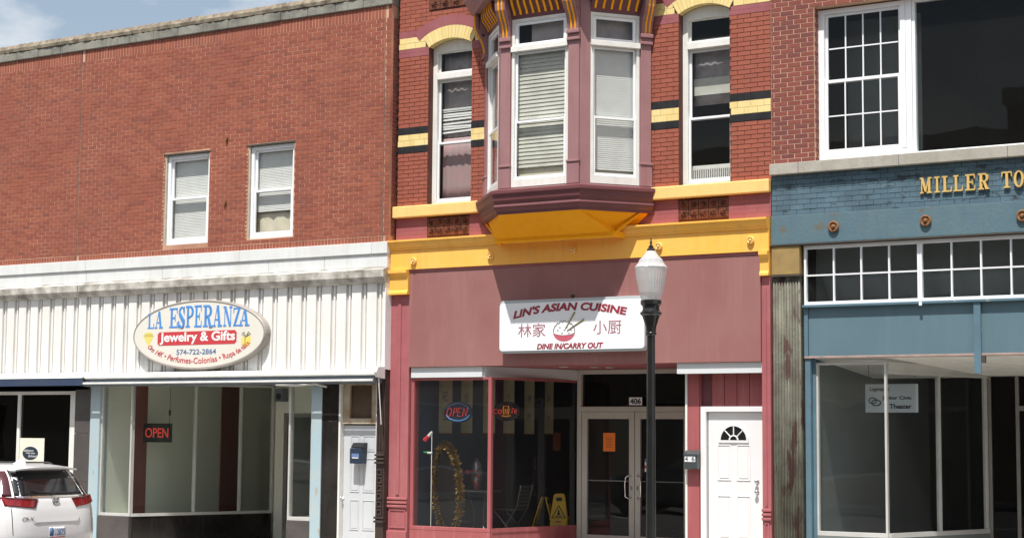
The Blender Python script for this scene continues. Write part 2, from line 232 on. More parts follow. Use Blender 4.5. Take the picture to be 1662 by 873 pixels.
# ------------------------------------------------------------------ mesh helpers
WL = {}
def link(o, parent=None, world=(0, 0, 0)):
    COL.objects.link(o); w = Vector(world)
    if parent is not None:
        o.parent = parent; o.location = w - WL[parent.name]
    else: o.location = w
    WL[o.name] = w
    return o
def thing(name, label, cat, loc=(0, 0, 0), group=None):
    o = bpy.data.objects.new(name, None); o.empty_display_size = 0.2; link(o, None, loc)
    tag(o, label, cat, group); return o
def tag(o, label=None, cat=None, group=None, kind=None):
    if label: o['label'] = label
    if cat: o['category'] = cat
    if group: o['group'] = group
    if kind: o['kind'] = kind
    return o
class MB:
    def __init__(s): s.v = []; s.f = []
    def add(s, vs, fs):
        k = len(s.v); s.v += [tuple(v) for v in vs]; s.f += [tuple(k+i for i in f) for f in fs]; return s
    def box(s, x0, x1, y0, y1, z0, z1):
        if x0 > x1: x0, x1 = x1, x0
        if y0 > y1: y0, y1 = y1, y0
        if z0 > z1: z0, z1 = z1, z0
        return s.add([(x0, y0, z0), (x1, y0, z0), (x1, y1, z0), (x0, y1, z0), (x0, y0, z1), (x1, y0, z1), (x1, y1, z1), (x0, y1, z1)],
                     [(0, 1, 5, 4), (1, 2, 6, 5), (2, 3, 7, 6), (3, 0, 4, 7), (4, 5, 6, 7), (3, 2, 1, 0)])
    def prism(s, poly, y0, y1):            # poly: (x,z) counter-clockwise seen from -y
        n = len(poly)
        a = sum(poly[i][0]*poly[(i+1) % n][1]-poly[(i+1) % n][0]*poly[i][1] for i in range(n))
        if a < 0: poly = poly[::-1]
        vs = [(x, y0, z) for x, z in poly] + [(x, y1, z) for x, z in poly]
        fs = [tuple(range(n)), tuple(range(2*n-1, n-1, -1))] + [((i+1) % n, i, n+i, n+(i+1) % n) for i in range(n)]
        return s.add(vs, fs)
    def hprism(s, poly, z0, z1):           # poly in (x,y)
        n = len(poly)
        a = sum(poly[i][0]*poly[(i+1) % n][1]-poly[(i+1) % n][0]*poly[i][1] for i in range(n))
        if a < 0: poly = poly[::-1]
        vs = [(x, y, z0) for x, y in poly] + [(x, y, z1) for x, y in poly]
        fs = [tuple(range(n-1, -1, -1)), tuple(range(n, 2*n))] + [(i, (i+1) % n, n+(i+1) % n, n+i) for i in range(n)]
        return s.add(vs, fs)
    def sweep(s, path, prof):              # mitred moulding: path of (x,y), prof of (offset outward to the right of path, z), closed profile
        n = len(path); rings = []
        for i, p in enumerate(path):
            p = Vector(p); ds = []
            if i > 0: ds.append((p-Vector(path[i-1])).normalized())
            if i < n-1: ds.append((Vector(path[i+1])-p).normalized())
            ns = [Vector((d.y, -d.x)) for d in ds]
            nn = ns[0] if len(ns) == 1 else (ns[0]+ns[1]).normalized()
            k = 1.0 if len(ns) == 1 else 1.0/max(0.3, nn.dot(ns[0]))
            rings.append([(p.x+nn.x*o*k, p.y+nn.y*o*k, z) for o, z in prof])
        m_ = len(prof); vs = [v for r in rings for v in r]; fs = []
        for i in range(n-1):
            for j in range(m_):
                a, b = i*m_+j, i*m_+(j+1) % m_
                fs.append((a, b, b+m_, a+m_))
        fs.append(tuple(range(m_-1, -1, -1))); fs.append(tuple((n-1)*m_+j for j in range(m_)))
        return s.add(vs, fs)
    def tube(s, path, r, seg=8, cap=True):
        path = [Vector(p) for p in path]; n = len(path); rs = r if isinstance(r, (list, tuple)) else [r]*n
        rings = []; ref = Vector((0, 0, 1))
        d0 = (path[1]-path[0]).normalized()
        if abs(d0.dot(ref)) > 0.9: ref = Vector((1, 0, 0))
        for i, p in enumerate(path):
            d = (path[min(i+1, n-1)]-path[max(i-1, 0)])
            d = d.normalized() if d.length > 1e-9 else d0
            a = d.cross(ref)
            if a.length < 1e-4: a = d.cross(Vector((0, 1, 0)))
            a.normalize(); b = d.cross(a)
            rings.append([p + (a*math.cos(2*math.pi*k/seg)+b*math.sin(2*math.pi*k/seg))*rs[i] for k in range(seg)])
        vs = [v for q in rings for v in q]; fs = []
        for i in range(n-1):
            for k in range(seg):
                a, b = i*seg+k, i*seg+(k+1) % seg
                fs.append((a, a+seg, b+seg, b))
        if cap: fs.append(tuple(range(seg))); fs.append(tuple((n-1)*seg+k for k in range(seg-1, -1, -1)))
        return s.add(vs, fs)
    def lathe(s, prof, c, seg=24, axis='z'):
        vs = []; fs = []; n = len(prof)
        for r, h in prof:
            for k in range(seg):
                t = 2*math.pi*k/seg; a, b = r*math.cos(t), r*math.sin(t)
                vs.append((c[0]+a, c[1]+b, c[2]+h) if axis == 'z' else (c[0]+a, c[1]-h, c[2]+b))
        for i in range(n-1):
            for k in range(seg):
                a, b = i*seg+k, i*seg+(k+1) % seg
                fs.append((a, b, b+seg, a+seg))
        fs.append(tuple(range(seg-1, -1, -1))); fs.append(tuple((n-1)*seg+k for k in range(seg)))
        return s.add(vs, fs)
    def mesh(s, name, material, smooth=False):
        me = bpy.data.meshes.new(name); me.from_pydata(s.v, [], s.f); me.update()
        if material: me.materials.append(MATS[material])
        if smooth:
            for p in me.polygons: p.use_smooth = True
        return me
    def build(s, name, material, parent=None, smooth=False, bevel=0, label=None, fix=False):
        me = s.mesh(name, material, smooth)
        if fix:
            bm = bmesh.new(); bm.from_mesh(me); bmesh.ops.recalc_face_normals(bm, faces=bm.faces); bm.to_mesh(me); bm.free()
        o = bpy.data.objects.new(name, me); link(o, parent)
        if bevel:
            b = o.modifiers.new('bevel', 'BEVEL'); b.width = bevel; b.segments = 2; b.limit_method = 'ANGLE'; b.angle_limit = R(40)
        if label: o['label'] = label
        return o
def box(name, material, parent, x0, x1, y0, y1, z0, z1, bevel=0, label=None):
    return MB().box(x0, x1, y0, y1, z0, z1).build(name, material, parent, bevel=bevel, label=label)
def inst(name, me, parent, world, scale=None):
    o = bpy.data.objects.new(name, me); link(o, parent, world)
    if scale: o.scale = scale
    return o
def wall_cells(x0, x1, z0, z1, y0, y1, holes):
    xs = sorted({x0, x1, *[min(max(h[i], x0), x1) for h in holes for i in (0, 1)]}); zs = sorted({z0, z1, *[min(max(h[i], z0), z1) for h in holes for i in (2, 3)]})
    def solid(i, j):
        if i < 0 or j < 0 or i >= len(xs)-1 or j >= len(zs)-1: return False
        cx, cz = (xs[i]+xs[i+1])/2, (zs[j]+zs[j+1])/2
        return not any(h[0] < cx < h[1] and h[2] < cz < h[3] for h in holes)
    mb = MB()
    for i in range(len(xs)-1):
        for j in range(len(zs)-1):
            if not solid(i, j): continue
            a, b, c, d = xs[i], xs[i+1], zs[j], zs[j+1]
            mb.add([(a, y0, c), (b, y0, c), (b, y0, d), (a, y0, d)], [(0, 1, 2, 3)]); mb.add([(a, y1, c), (b, y1, c), (b, y1, d), (a, y1, d)], [(3, 2, 1, 0)])
            if not solid(i-1, j): mb.add([(a, y0, c), (a, y0, d), (a, y1, d), (a, y1, c)], [(0, 1, 2, 3)])
            if not solid(i+1, j): mb.add([(b, y0, c), (b, y1, c), (b, y1, d), (b, y0, d)], [(0, 1, 2, 3)])
            if not solid(i, j-1): mb.add([(a, y0, c), (a, y1, c), (b, y1, c), (b, y0, c)], [(0, 1, 2, 3)])
            if not solid(i, j+1): mb.add([(a, y0, d), (b, y0, d), (b, y1, d), (a, y1, d)], [(0, 1, 2, 3)])
    return mb
# bricks: a unit brick mesh is shared by the pieces that are objects of their own, the rest go into one part
UNIT = {}
def unit_brick(material):
    if material not in UNIT:
        mb = MB(); c = 0.012
        mb.add([(0, 0.01, 0), (1, 0.01, 0), (1, 0.01, 1), (0, 0.01, 1), (c, 0, .04), (1-c, 0, .04), (1-c, 0, .96), (c, 0, .96), (0, 1, 0), (1, 1, 0), (1, 1, 1), (0, 1, 1)],
               [(4, 5, 6, 7), (0, 1, 5, 4), (1, 2, 6, 5), (2, 3, 7, 6), (3, 0, 4, 7), (1, 0, 8, 9), (2, 1, 9, 10), (3, 2, 10, 11), (0, 3, 11, 8)])
        UNIT[material] = mb.mesh('brick', material)
    return UNIT[material]
def rows(x0, x1, z0, z1, course, length, joint=0.010, holes=(), shift=0, bond=0.5):
    """running bond; holes are functions z -> (xa, xb) or None; returns brick rectangles"""
    outl = []; n = max(1, round((z1-z0)/course)); h = (z1-z0)/n
    for k in range(n):
        za, zb = z0+k*h+joint/2, z0+(k+1)*h-joint/2
        segs = [(x0, x1)]
        for hf in holes:
            q = hf(za), hf(zb)
            for hh in q:
                if not hh: continue
                ns = []
                for a, b in segs:
                    if hh[1] <= a or hh[0] >= b: ns.append((a, b)); continue
                    if hh[0]-a > 0.03: ns.append((a, hh[0]))
                    if b-hh[1] > 0.03: ns.append((hh[1], b))
                segs = ns
        off = length*bond if (k+shift) % 2 else 0
        for a, b in segs:
            i0 = math.floor((a-x1-off)/length)
            x = x1+off+i0*length
            while x < b:
                p, q = max(a, x)+joint/2, min(b, x+length)-joint/2
                if q-p > 0.025: outl.append((p, q, za, zb))
                x += length
    return outl
def lay(parent, rects, yf, depth, material, jit=0.002, stuff_name='brickwork'):
    """rects already ordered: the first ones are separate bricks, the rest one joined part"""
    me = unit_brick(material); rest = MB()
    for i, (a, b, c, d) in enumerate(rects['own']):
        inst('brick', me, parent, (a, yf+random.uniform(-jit, jit), c), (b-a, depth, d-c))
    for a, b, c, d in rects['rest']:
        y = yf+random.uniform(-jit, jit); ch = 0.0025
        rest.add([(a, y+.0005, c), (b, y+.0005, c), (b, y+.0005, d), (a, y+.0005, d), (a+ch, y, c+ch), (b-ch, y, c+ch), (b-ch, y, d-ch), (a+ch, y, d-ch), (a, y+depth, c), (b, y+depth, c), (b, y+depth, d), (a, y+depth, d)],
                 [(4, 5, 6, 7), (0, 1, 5, 4), (1, 2, 6, 5), (2, 3, 7, 6), (3, 0, 4, 7), (1, 0, 8, 9), (2, 1, 9, 10), (3, 2, 10, 11), (0, 3, 11, 8)])
    if rest.v: tag(rest.build(stuff_name, material, parent), kind='stuff')
def split(rects, n=300):
    r = sorted(rects, key=lambda q: -((q[1]-q[0])*(q[3]-q[2])*min(1.0, 1.0/(1+max(0, -10-q[0])*0.06)) - 0.0006*max(0, -q[0]-9)))
    return {'own': r[:n], 'rest': r[n:]}
def rect_hole(xa, xb, za, zb): return lambda z: (xa, xb) if za < z < zb else None

# text: Blender's own font turned into a mesh and laid on the plane y through a mapping (u,v) -> (x,z)
def text(name, s, material, parent, fmap, y, size=1.0, offset=0.0, shear=0.0, spacing=1.0, thick=0.002, align='CENTER', label=None):
    cu = bpy.data.curves.new('txt', 'FONT'); cu.body = s; cu.size = size; cu.offset = offset; cu.shear = shear; cu.space_character = spacing
    cu.align_x = align; cu.resolution_u = 4
    ob = bpy.data.objects.new('txt', cu); COL.objects.link(ob)
    dg = bpy.context.evaluated_depsgraph_get(); me = bpy.data.meshes.new_from_object(ob.evaluated_get(dg))
    bpy.data.objects.remove(ob); bpy.data.curves.remove(cu)
    if not me.vertices: return None
    us = [v.co.x for v in me.vertices]; vs = [v.co.y for v in me.vertices]
    u0_, u1_, v0_, v1_ = min(us), max(us), min(vs), max(vs)
    vv = [fmap((v.co.x-u0_)/(u1_-u0_), (v.co.y-v0_)/(v1_-v0_)) for v in me.vertices]
    mb = MB(); mb.add([(a, y, c) for a, c in vv], [tuple(p.vertices) for p in me.polygons])
    bpy.data.meshes.remove(me)
    o = mb.build(name, material, parent, fix=False, label=label)
    so_ = o.modifiers.new('thick', 'SOLIDIFY'); so_.thickness = thick; so_.offset = 0
    return o
def fit(x0, x1, z0, z1): return lambda u, v: (x0+(x1-x0)*u, z0+(z1-z0)*v)

# slab-serif capitals drawn as strokes in a unit box
def slab(ch):
    q = []; T, t = 0.24, 0.085
    def st(x, w=T, y0=0, y1=1): q.append([(x, y0), (x+w, y0), (x+w, y1), (x, y1)])
    def br(a, b, y, h=t): q.append([(a, y), (b, y), (b, y+h), (a, y+h)])
    def dg(x0, y0, x1, y1, w): q.append([(x0, y0), (x0+w, y0), (x1+w, y1), (x1, y1)])
    def arc(cx, cy, rx, ry, a0, a1, w, wy, n=14):
        for i in range(n):
            a, b = R(a0+(a1-a0)*i/n), R(a0+(a1-a0)*(i+1)/n)
            q.append([(cx+rx*math.cos(a), cy+ry*math.sin(a)), (cx+rx*math.cos(b), cy+ry*math.sin(b)), (cx+(rx-w)*math.cos(b), cy+(ry-wy)*math.sin(b)), (cx+(rx-w)*math.cos(a), cy+(ry-wy)*math.sin(a))])
    if ch == 'I': st(.36, .28); br(.12, .88, 0); br(.12, .88, 1-t)
    elif ch == 'L': st(.14); br(0, .95, 0); br(0, .52, 1-t); q.append([(.84, 0), (.95, 0), (.95, .34), (.89, .34)])
    elif ch == 'E': st(.14); br(0, .95, 0); br(0, .92, 1-t); br(.3, .7, .46); q.append([(.84, 0), (.95, 0), (.95, .3), (.89, .3)]); q.append([(.86, .72), (.92, .72), (.92, 1), (.80, 1)]); st(.64, .07, .34, .66)
    elif ch == 'T': st(.38); br(.2, .8, 0); br(.02, .98, 1-t); q.append([(.02, .68), (.08, .68), (.14, 1), (.02, 1)]); q.append([(.92, .68), (.98, .68), (.98, 1), (.86, 1)])
    elif ch == 'M': st(.1, .09); st(.68, .2); br(0, .3, 0); br(.58, 1, 0); br(0, .24, 1-t); br(.76, 1, 1-t); dg(.40, .1, .08, 1, .18); dg(.44, .1, .72, 1, .09)
    elif ch == 'N': st(.12, .09); st(.80, .09); br(0, .34, 0); br(0, .26, 1-t); br(.68, 1, 1-t); dg(.66, 0, .08, 1, .23)
    elif ch == 'A': dg(.1, 0, .44, 1, .08); dg(.62, 0, .40, 1, .24); br(.22, .68, .3, .07); br(0, .34, 0); br(.54, 1, 0)
    elif ch == 'Z': br(.04, .96, 0); br(.06, .94, 1-t); dg(.04, 0, .66, 1, .27); q.append([(.06, .7), (.12, .7), (.2, 1), (.06, 1)]); q.append([(.88, 0), (.96, 0), (.96, .32), (.90, .32)])
    elif ch in 'PR':
        st(.14); br(0, .52, 0); br(0, .6, 1-t)
        arc(.55, .735, .38, .265, -90, 90, .23, .075); br(.3, .56, .47, .07)
        if ch == 'R': dg(.68, 0, .44, .48, .22); br(.66, 1.0, 0, .07)
    elif ch == 'O': arc(.5, .5, .48, .51, 0, 360, .23, .07, 28)
    elif ch == 'S':
        arc(.48, .74, .40, .27, 40, 215, .2, .08); arc(.50, .26, .42, .27, -145, 40, .22, .08); q.append([(.10, .66), (.30, .74), (.90, .38), (.70, .24)])
        q.append([(.78, .70), (.86, .70), (.86, 1.0), (.74, .92)]); q.append([(.08, .0), (.2, .08), (.14, .32), (.08, .32)])
    return q
def slab_letter(name, ch, material, parent, fmap, y0, y1):
    mb = MB()
    for i, qd in enumerate(slab(ch)): mb.prism([fmap(*p) for p in qd], y0-0.0006*i, y1)
    return mb.build(name, material, parent, fix=True)

# ------------------------------------------------------------------ ground, road, pavement
ZP, ZR = -0.20, -0.35                      # pavement and road level (door sills are z = 0)
tag(MB().add([(-1500, -1500, ZR-0.03), (1500, -1500, ZR-0.03), (1500, 1500, ZR-0.03), (-1500, 1500, ZR-0.03)], [(0, 1, 2, 3)]).build('ground', 'ground'), kind='structure')
tag(MB().box(-140, 120, -24.6, -3.2, ZR-0.028, ZR).build('road', 'asphalt'), kind='structure')
pv = tag(MB().box(-140, 120, -3.0, 0.5, ZR-0.02, ZP-0.012).build('pavement', 'concrete'), kind='structure')
slabm = MB().box(0, 1.49, 0, 1.39, 0, 0.012).mesh('paving_slab', 'concrete')
for i in range(-24, -2):
    for j in range(2): inst('paving_slab', slabm, pv, (i*1.5, -3.0+0.01+j*1.40, ZP-0.012))
kb = tag(MB().box(-140, 120, -3.2, -3.0, ZR-0.02, ZP).build('kerb', 'concrete', bevel=0.015), kind='structure')
tag(MB().box(-140, 120, -27.8, -24.6, ZR-0.02, ZP).build('pavement', 'concrete'), kind='structure')
lm_ = tag(MB().build('road_marking', 'paintWhite'), kind='structure') if False else None
mk = MB()
for i in range(-20, 16): mk.add([(i*6.0, -14.05, ZR+0.004), (i*6.0+3, -14.05, ZR+0.004), (i*6.0+3, -13.9, ZR+0.004), (i*6.0, -13.9, ZR+0.004)], [(0, 1, 2, 3)])
tag(mk.build('road_marking', 'paintWhite'), kind='structure')

# ------------------------------------------------------------------ generic pieces
def ring(mb, x0, x1, z0, z1, y0, y1, w, wb=None, wt=None):
    wb = w if wb is None else wb; wt = w if wt is None else wt
    mb.box(x0, x0+w, y0, y1, z0, z1); mb.box(x1-w, x1, y0, y1, z0, z1)
    mb.box(x0+w, x1-w, y0, y1, z0, z0+wb); mb.box(x0+w, x1-w, y0, y1, z1-wt, z1); return mb
def blind(parent, x0, x1, z0, z1, y, material='blind', pitch=0.042, tilt=0.034, sag=0.0):
    mb = MB(); z = z0; k = 0
    while z < z1-0.01:
        dz = sag*math.sin(k*1.7)*0.5 + random.uniform(-1, 1)*0.0015; e = random.uniform(-1, 1)*sag
        a = (x0, y, z+dz); b = (x1, y, z+dz+e); c = (x1, y+0.005, z+tilt+dz+e); d = (x0, y+0.005, z+tilt+dz)
        n = 0.0012
        mb.add([a, b, c, d, (a[0], a[1]+n, a[2]-n), (b[0], b[1]+n, b[2]-n), (c[0], c[1]+n, c[2]-n), (d[0], d[1]+n, d[2]-n)],
               [(0, 1, 2, 3), (7, 6, 5, 4), (0, 4, 5, 1), (1, 5, 6, 2), (2, 6, 7, 3), (3, 7, 4, 0)])
        z += pitch; k += 1
    mb.box(x0, x1, y-0.005, y+0.03, z1-0.03, z1)
    return mb.build('blind', material, parent)
def curtain(parent, x0, x1, z0, z1, y, material, folds=9, amp=0.02, name='curtain', gather=0.0):
    n = folds*6; vs = []; fs = []
    for j in range(5):
        f = j/4; z = z1+(z0-z1)*f
        for i in range(n+1):
            u = i/n; x = x0+(x1-x0)*u + gather*f*(0.5-u)
            vs.append((x, y+amp*math.sin(u*folds*6.28+0.8*math.sin(f*3))*(0.5+0.5*f)+0.006*math.sin(u*37), z))
    for j in range(4):
        for i in range(n):
            a = j*(n+1)+i; fs.append((a, a+n+1, a+n+2, a+1))
    o = MB().add(vs, fs).build(name, material, parent, smooth=True)
    s = o.modifiers.new('t', 'SOLIDIFY'); s.thickness = 0.003
    return o
def pane(parent, x0, x1, z0, z1, y, material='glass'): return box('pane', material, parent, x0, x1, y, y+0.005, z0, z1)
def diag_box(mb, P, Q, s0, s1, o0, o1, z0, z1):
    """box along the plan segment P->Q between lengths s0..s1, offset o0..o1 to its right-hand (outer) side"""
    P = Vector(P); Q = Vector(Q); d = (Q-P).normalized(); n = Vector((d.y, -d.x))
    c = [P+d*s+n*o for s, o in ((s0, o1), (s1, o1), (s1, o0), (s0, o0))]
    return mb.hprism([(v.x, v.y) for v in c], z0, z1)
def sash_window(bld, x0, x1, z0, z1, y, zm, fwid, material, gmat='glassUp', label=None, wb=None):
    w = ring(MB(), x0, x1, z0, z1, y, y+0.09, fwid, wb).build('window', material, bld, bevel=0.004, label=label)
    a, b = x0+fwid+.002, x1-fwid-.002; c, d = z0+(wb or fwid)+.002, z1-fwid-.002; r = 0.038
    ring(MB(), a, b, zm-0.02, d, y+0.045, y+0.075, r).build('sash', material, w, bevel=0.003)
    ring(MB(), a, b, c, zm+0.022, y+0.012, y+0.042, r, wb=0.05).build('sash', material, w, bevel=0.003)
    pane(w, a+r-.004, b-r+.004, zm+0.018-.004, d-r+.004, y+0.058, gmat); pane(w, a+r-.004, b-r+.004, c+0.046, zm+0.022-r+.004, y+0.026, gmat)
    return w
def roundel(parent, px, py, y, r, material, name='roundel'):
    x, z = PX(px, py, y)
    return MB().lathe([(r*.86, 0), (r, .012), (r, .03), (r*.82, .042), (r*.62, .034), (r*.52, .022), (r*.40, .026), (r*.34, .045), (r*.2, .06), (0.001, .064)], (x, y, z), 20, 'y').build(name, material, parent, smooth=False)

# ================================================================== LEFT BUILDING
YL = -0.14
LX0, LX1 = -31.0, X_(632, 300, YL)
LB = thing('brick_building', 'long red brick building with two white windows, weathered parapet and white ribbed shopfront band', 'building', (-23.5, 4, ZP))
zc0 = Z_(315, 412.3, YL); zcap = (Z_(0, 103.4, YL)+Z_(420, 39.3, YL)+Z_(620, 11, YL))/3
wins = []
for (xa, xb, xc_, ya, yb) in ((267, 338.5, 303, 248.5, 396), (402, 476, 438, 233, 386)):
    wins.append((X_(xa, 320, YL), X_(xb, 320, YL), Z_(xc_, yb, YL), Z_(xc_, ya, YL)))
wall_cells(LX0, LX1-0.004, zc0-0.9, zcap+.3, YL+0.0035, YL+0.30, wins).build('wall', 'mortarL', LB)
zrow0, zsol1 = zc0+0.098, zcap-0.205
hl = [rect_hole(w[0]-.012, w[1]+.008, w[2]-.01, w[3]+.004) for w in wins]
jx = [X_(129, 250, YL), X_(623.5, 200, YL)]       # vertical control joints
for q in jx: hl.append((lambda c: (lambda z: (c-.009, c+.009)))(q))
bl = rows(LX0, LX1, zrow0+.012, zsol1, 0.0677, 0.2035, 0.009, hl)
bl2 = []
x = LX1
while x > LX0: bl2.append((x-.0625, x-.0055, zc0+.004, zrow0)); bl2.append((x-.0625, x-.0055, zsol1+.005, zcap-.003)); x -= 0.068
bl2 = [b for b in bl2 if not any(abs((b[0]+b[1])/2-q) < .03 for q in jx)]
sp = split(bl, 300); sp['rest'] = sp['rest']+[b for b in bl2 if b[2] > zc0+1]
lay(LB, sp, YL, 0.05, 'brickL', .001)
low = sorted([b for b in bl2 if b[2] < zc0+1], key=lambda b: -b[0])
rk = MB()
for a, b, c, d in low: rk.box(a, b, YL+.0003, YL+.05, c, d)
tag(rk.build('rowlock_course', 'brickL', LB), kind='stuff')
rt2 = MB(); z = zrow0+.012; hh_ = (zsol1-z)/round((zsol1-z)/.0677); k = 0
while z < zsol1-.03:
    rt2.box(LX1-.02, LX1+.004, YL+.055, YL+(.16 if k % 2 else .11), z+.005, z+hh_-.005)
    if not k % 2: rt2.box(LX1-.02, LX1+.004, YL+.12, YL+.28, z+.005, z+hh_-.005)
    z += hh_; k += 1
tag(rt2.build('return_bricks', 'brickR', LB), kind='stuff')
for q in jx: box('control_joint', 'darkTrim', LB, q-.006, q+.006, YL-0.0005, YL+.02, zc0+.003, zcap-.002)
# parapet band and coping
nseg = 26; capseg = (LX1+.02-LX0)/nseg
for i in range(nseg):
    a = LX0+i*capseg
    top = zcap+0.155+random.uniform(-.004, .004)
    MB().box(a+.002, a+capseg-.002, YL-.035+random.uniform(-.004, .004), YL+.30, zcap, top).build('parapet_block', 'cap', LB, bevel=0.012)
cp = MB(); n = 240; prof = []
for i in range(n+1):
    a = LX0-.02+(LX1+.06-LX0)*i/n; h = zcap+.30+random.uniform(-.022, .012); f = YL-.042+random.uniform(-.012, .010)
    prof.append([(a, f, zcap+.162), (a, f-.008, zcap+.22), (a, f+.03, h), (a, YL+.34, h+.02), (a, YL+.34, zcap+.162)])
for i in range(n):
    k = len(cp.v); cp.v += prof[i]+prof[i+1]
    for j in range(5): cp.f.append((k+j, k+(j+1) % 5, k+5+(j+1) % 5, k+5+j))
cp.f.append((0, 1, 2, 3, 4)); cp.build('coping', 'coping', LB, fix=True)
# two sash windows
for i, w in enumerate(wins):
    bx_ = box('window_jamb', 'beigeJamb', LB, w[0]-.006, w[0]+.022, YL+.012, YL+.2, w[2], w[3])
    ww = sash_window(LB, w[0]+.026, w[1]-.004, w[2]+.004, w[3]-.02, YL+.05, Z_((303, 438)[i], (322, 309)[i], YL+.05), 0.06, 'vinyl', 'glassUp',
                     ('white window with two full closed blinds', 'white window with blind raised over a cream cloth')[i])
    a, b, c, d = w[0]+.03, w[1]-.01, w[2]+.05, w[3]-.03
    if i == 0: blind(ww, a, b, c, d, YL+.16, 'blind', 0.027, 0.032)
    else:
        zb_ = Z_(438, 343, YL+.16); blind(ww, a, b, zb_, d, YL+.16, 'blind', 0.027, 0.032, 0.003)
        curtain(ww, a, b, c, zb_+.03, YL+.21, 'clothCream', 3, 0.015, 'window_cloth')
    mbj = MB()
    for z in [w[2]+k*.0677 for k in range(int((w[3]-w[2])/.0677))]: mbj.box(w[0]-.02-random.uniform(0, .03), w[0]-.004, YL-.004, YL+.02, z+.008, z+random.uniform(.02, .06))
    tag(mbj.build('rough_mortar', 'mortarL', LB), kind='stuff')
    box('window_lintel', 'darkTrim', LB, w[0]-.04, w[1]+.02, YL-.006, YL+.06, w[3]-.016, w[3]+.012)
for (px, py) in ((369, 228), (366.5, 331)):
    x, z = PX(px, py, YL)
    MB().box(x-.022, x+.022, YL-.035, YL+.01, z+.01, z+.045).tube([(x, YL-.03, z+.01), (x-.005, YL-.03, z-.03), (x-.012, YL-.015, z-.055)], .009, 6).build('wall_bracket', 'rust', LB)
# white stone bands and dirty ledge
zb1, zb2, zl1 = Z_(620, 413, YL), Z_(620, 434, YL), Z_(620, 448, YL-.2)
seams = [X_(142, 430, YL), X_(265, 430, YL), X_(436, 420, YL), X_(528, 415, YL)]
s1 = [LX0, X_(20, 440, YL)-2.4, X_(142, 435, YL), X_(362, 420, YL)+.4, X_(606, 395, YL), LX1+.012]
for a, b in zip(s1[:-1], s1[1:]): box('stone_block', 'stoneWhite', LB, a+.002, b-.002, YL-.055, YL+.2, zb1+.012, zc0+.002, 0.006)
s2 = [LX0]+[LX0+2.6]+[X_(142, 455, YL), X_(265, 447, YL), X_(438, 430, YL), X_(528, 424, YL), LX1+.006]
for a, b in zip(s2[:-1], s2[1:]): box('stone_block', 'stoneWhite', LB, a+.003, b-.003, YL-.03, YL+.2, zb2+.004, zb1+.010, 0.005)
for a, b in ((LX0, X_(136, 470, YL)-.01), (X_(136, 470, YL)+.01, LX1+.02)):
    MB().add([(a, YL-.03, zb2+.002), (a, YL-.16, zb2-.045), (a, YL-.16, zl1-.0), (a, YL-.14, zl1-.02), (a, YL-.115, zl1-.075), (a, YL-.06, zl1-.095), (a, YL+.2, zl1-.095), (a, YL+.2, zb2+.002),
              (b, YL-.03, zb2+.002), (b, YL-.16, zb2-.045), (b, YL-.16, zl1-.0), (b, YL-.14, zl1-.02), (b, YL-.115, zl1-.075), (b, YL-.06, zl1-.095), (b, YL+.2, zl1-.095), (b, YL+.2, zb2+.002)],
             [tuple(range(8)), tuple(range(15, 7, -1))]+[(i, i+8, (i+1) % 8+8, (i+1) % 8) for i in range(8)]).build('ledge', 'ledgeDirty', LB, fix=True)
zrt = zl1-.0955; zrb = 2.79
# ribbed metal band: proud plates, deep grooves with a small rib
YR = YL-.055
pl_ = MB().box(0, .185, 0, .05, 0, zrt-zrb).mesh('panel', 'ribMetal'); rb_ = MB().box(0, .034, 0, .03, 0, zrt-zrb).mesh('rib', 'ribMetal')
box('band_backing', 'ribGroove', LB, LX0, LX1-.002, YR+.044, YR+.09, zrb, zrt)
gx = -16.202; k = 0
while gx-.305*k-.185 > LX0:
    a = gx-.305*k
    inst('panel', pl_, LB, (a-.185, YR, zrb)); inst('rib', rb_, LB, (a+.043, YR+.018, zrb)); k += 1
box('panel', 'ribMetal', LB, gx+.12, LX1-.002, YR, YR+.06, zrb, zrt); box('edge_trim', 'vinyl', LB, LX1-.001, LX1+.012, YR-.02, YR+.2, zrb-.02, zrt+.02)
box('band_soffit', 'oldWhite', LB, LX0, LX1, YR+.10, YL+.5, zrb-.03, zrb-.002)
# shell
box('side_wall', 'room', LB, LX1-.22, LX1-.02, YL+.32, 10, ZP, zcap+.2); box('side_wall', 'room', LB, LX0, LX0+.2, YL+.32, 10, ZP, zcap+.2)
box('back_wall', 'room', LB, LX0+.2, LX1-.22, 9.8, 10, ZP, zcap+.2); box('roof', 'roofTar', LB, LX0+.2, LX1-.22, YL+.32, 9.78, zcap-.1, zcap)
box('upper_floor', 'room', LB, LX0+.2, LX1-.22, YL+.36, 9.78, 3.0, 3.2)
# far left shop: white framed windows, granite pier
xg0, xg1 = X_(120.5, 720, YL), X_(146, 720, YL)
zt = Z_(60, 640, YL)
fr = ring(MB(), X_(-120, 700, YL), xg0-.003, 0.42, zt+.06, YL+.04, YL+.14, .17, wt=.06, wb=.08).build('shop_window', 'oldWhite', LB, bevel=.005)
xm = X_(26, 700, YL); box('mullion', 'oldWhite', fr, xm-.035, xm+.035, YL+.05, YL+.13, .5, zt-.001)
pane(fr, X_(-120, 700, YL)+.17, xm-.035, .5, zt, YL+.08, 'glassDark'); pane(fr, xm+.035, xg0-.173, .5, zt, YL+.08, 'glassDark')
box('stall_riser', 'granite', LB, LX0, xg0-.003, YL+.02, YL+.16, ZR, .418)
box('shop_partition', 'room', LB, LX0+.2, X_(-122, 700, YL), YL+.04, YL+.14, .42, 2.7)
for k in range(3): box('granite_slab', 'granite', LB, xg0, xg1, YL-.01, YL+.28, (ZP, .86, 1.72)[k]+.002, (.86, 1.72, 2.5)[k]-.002, 0.004)
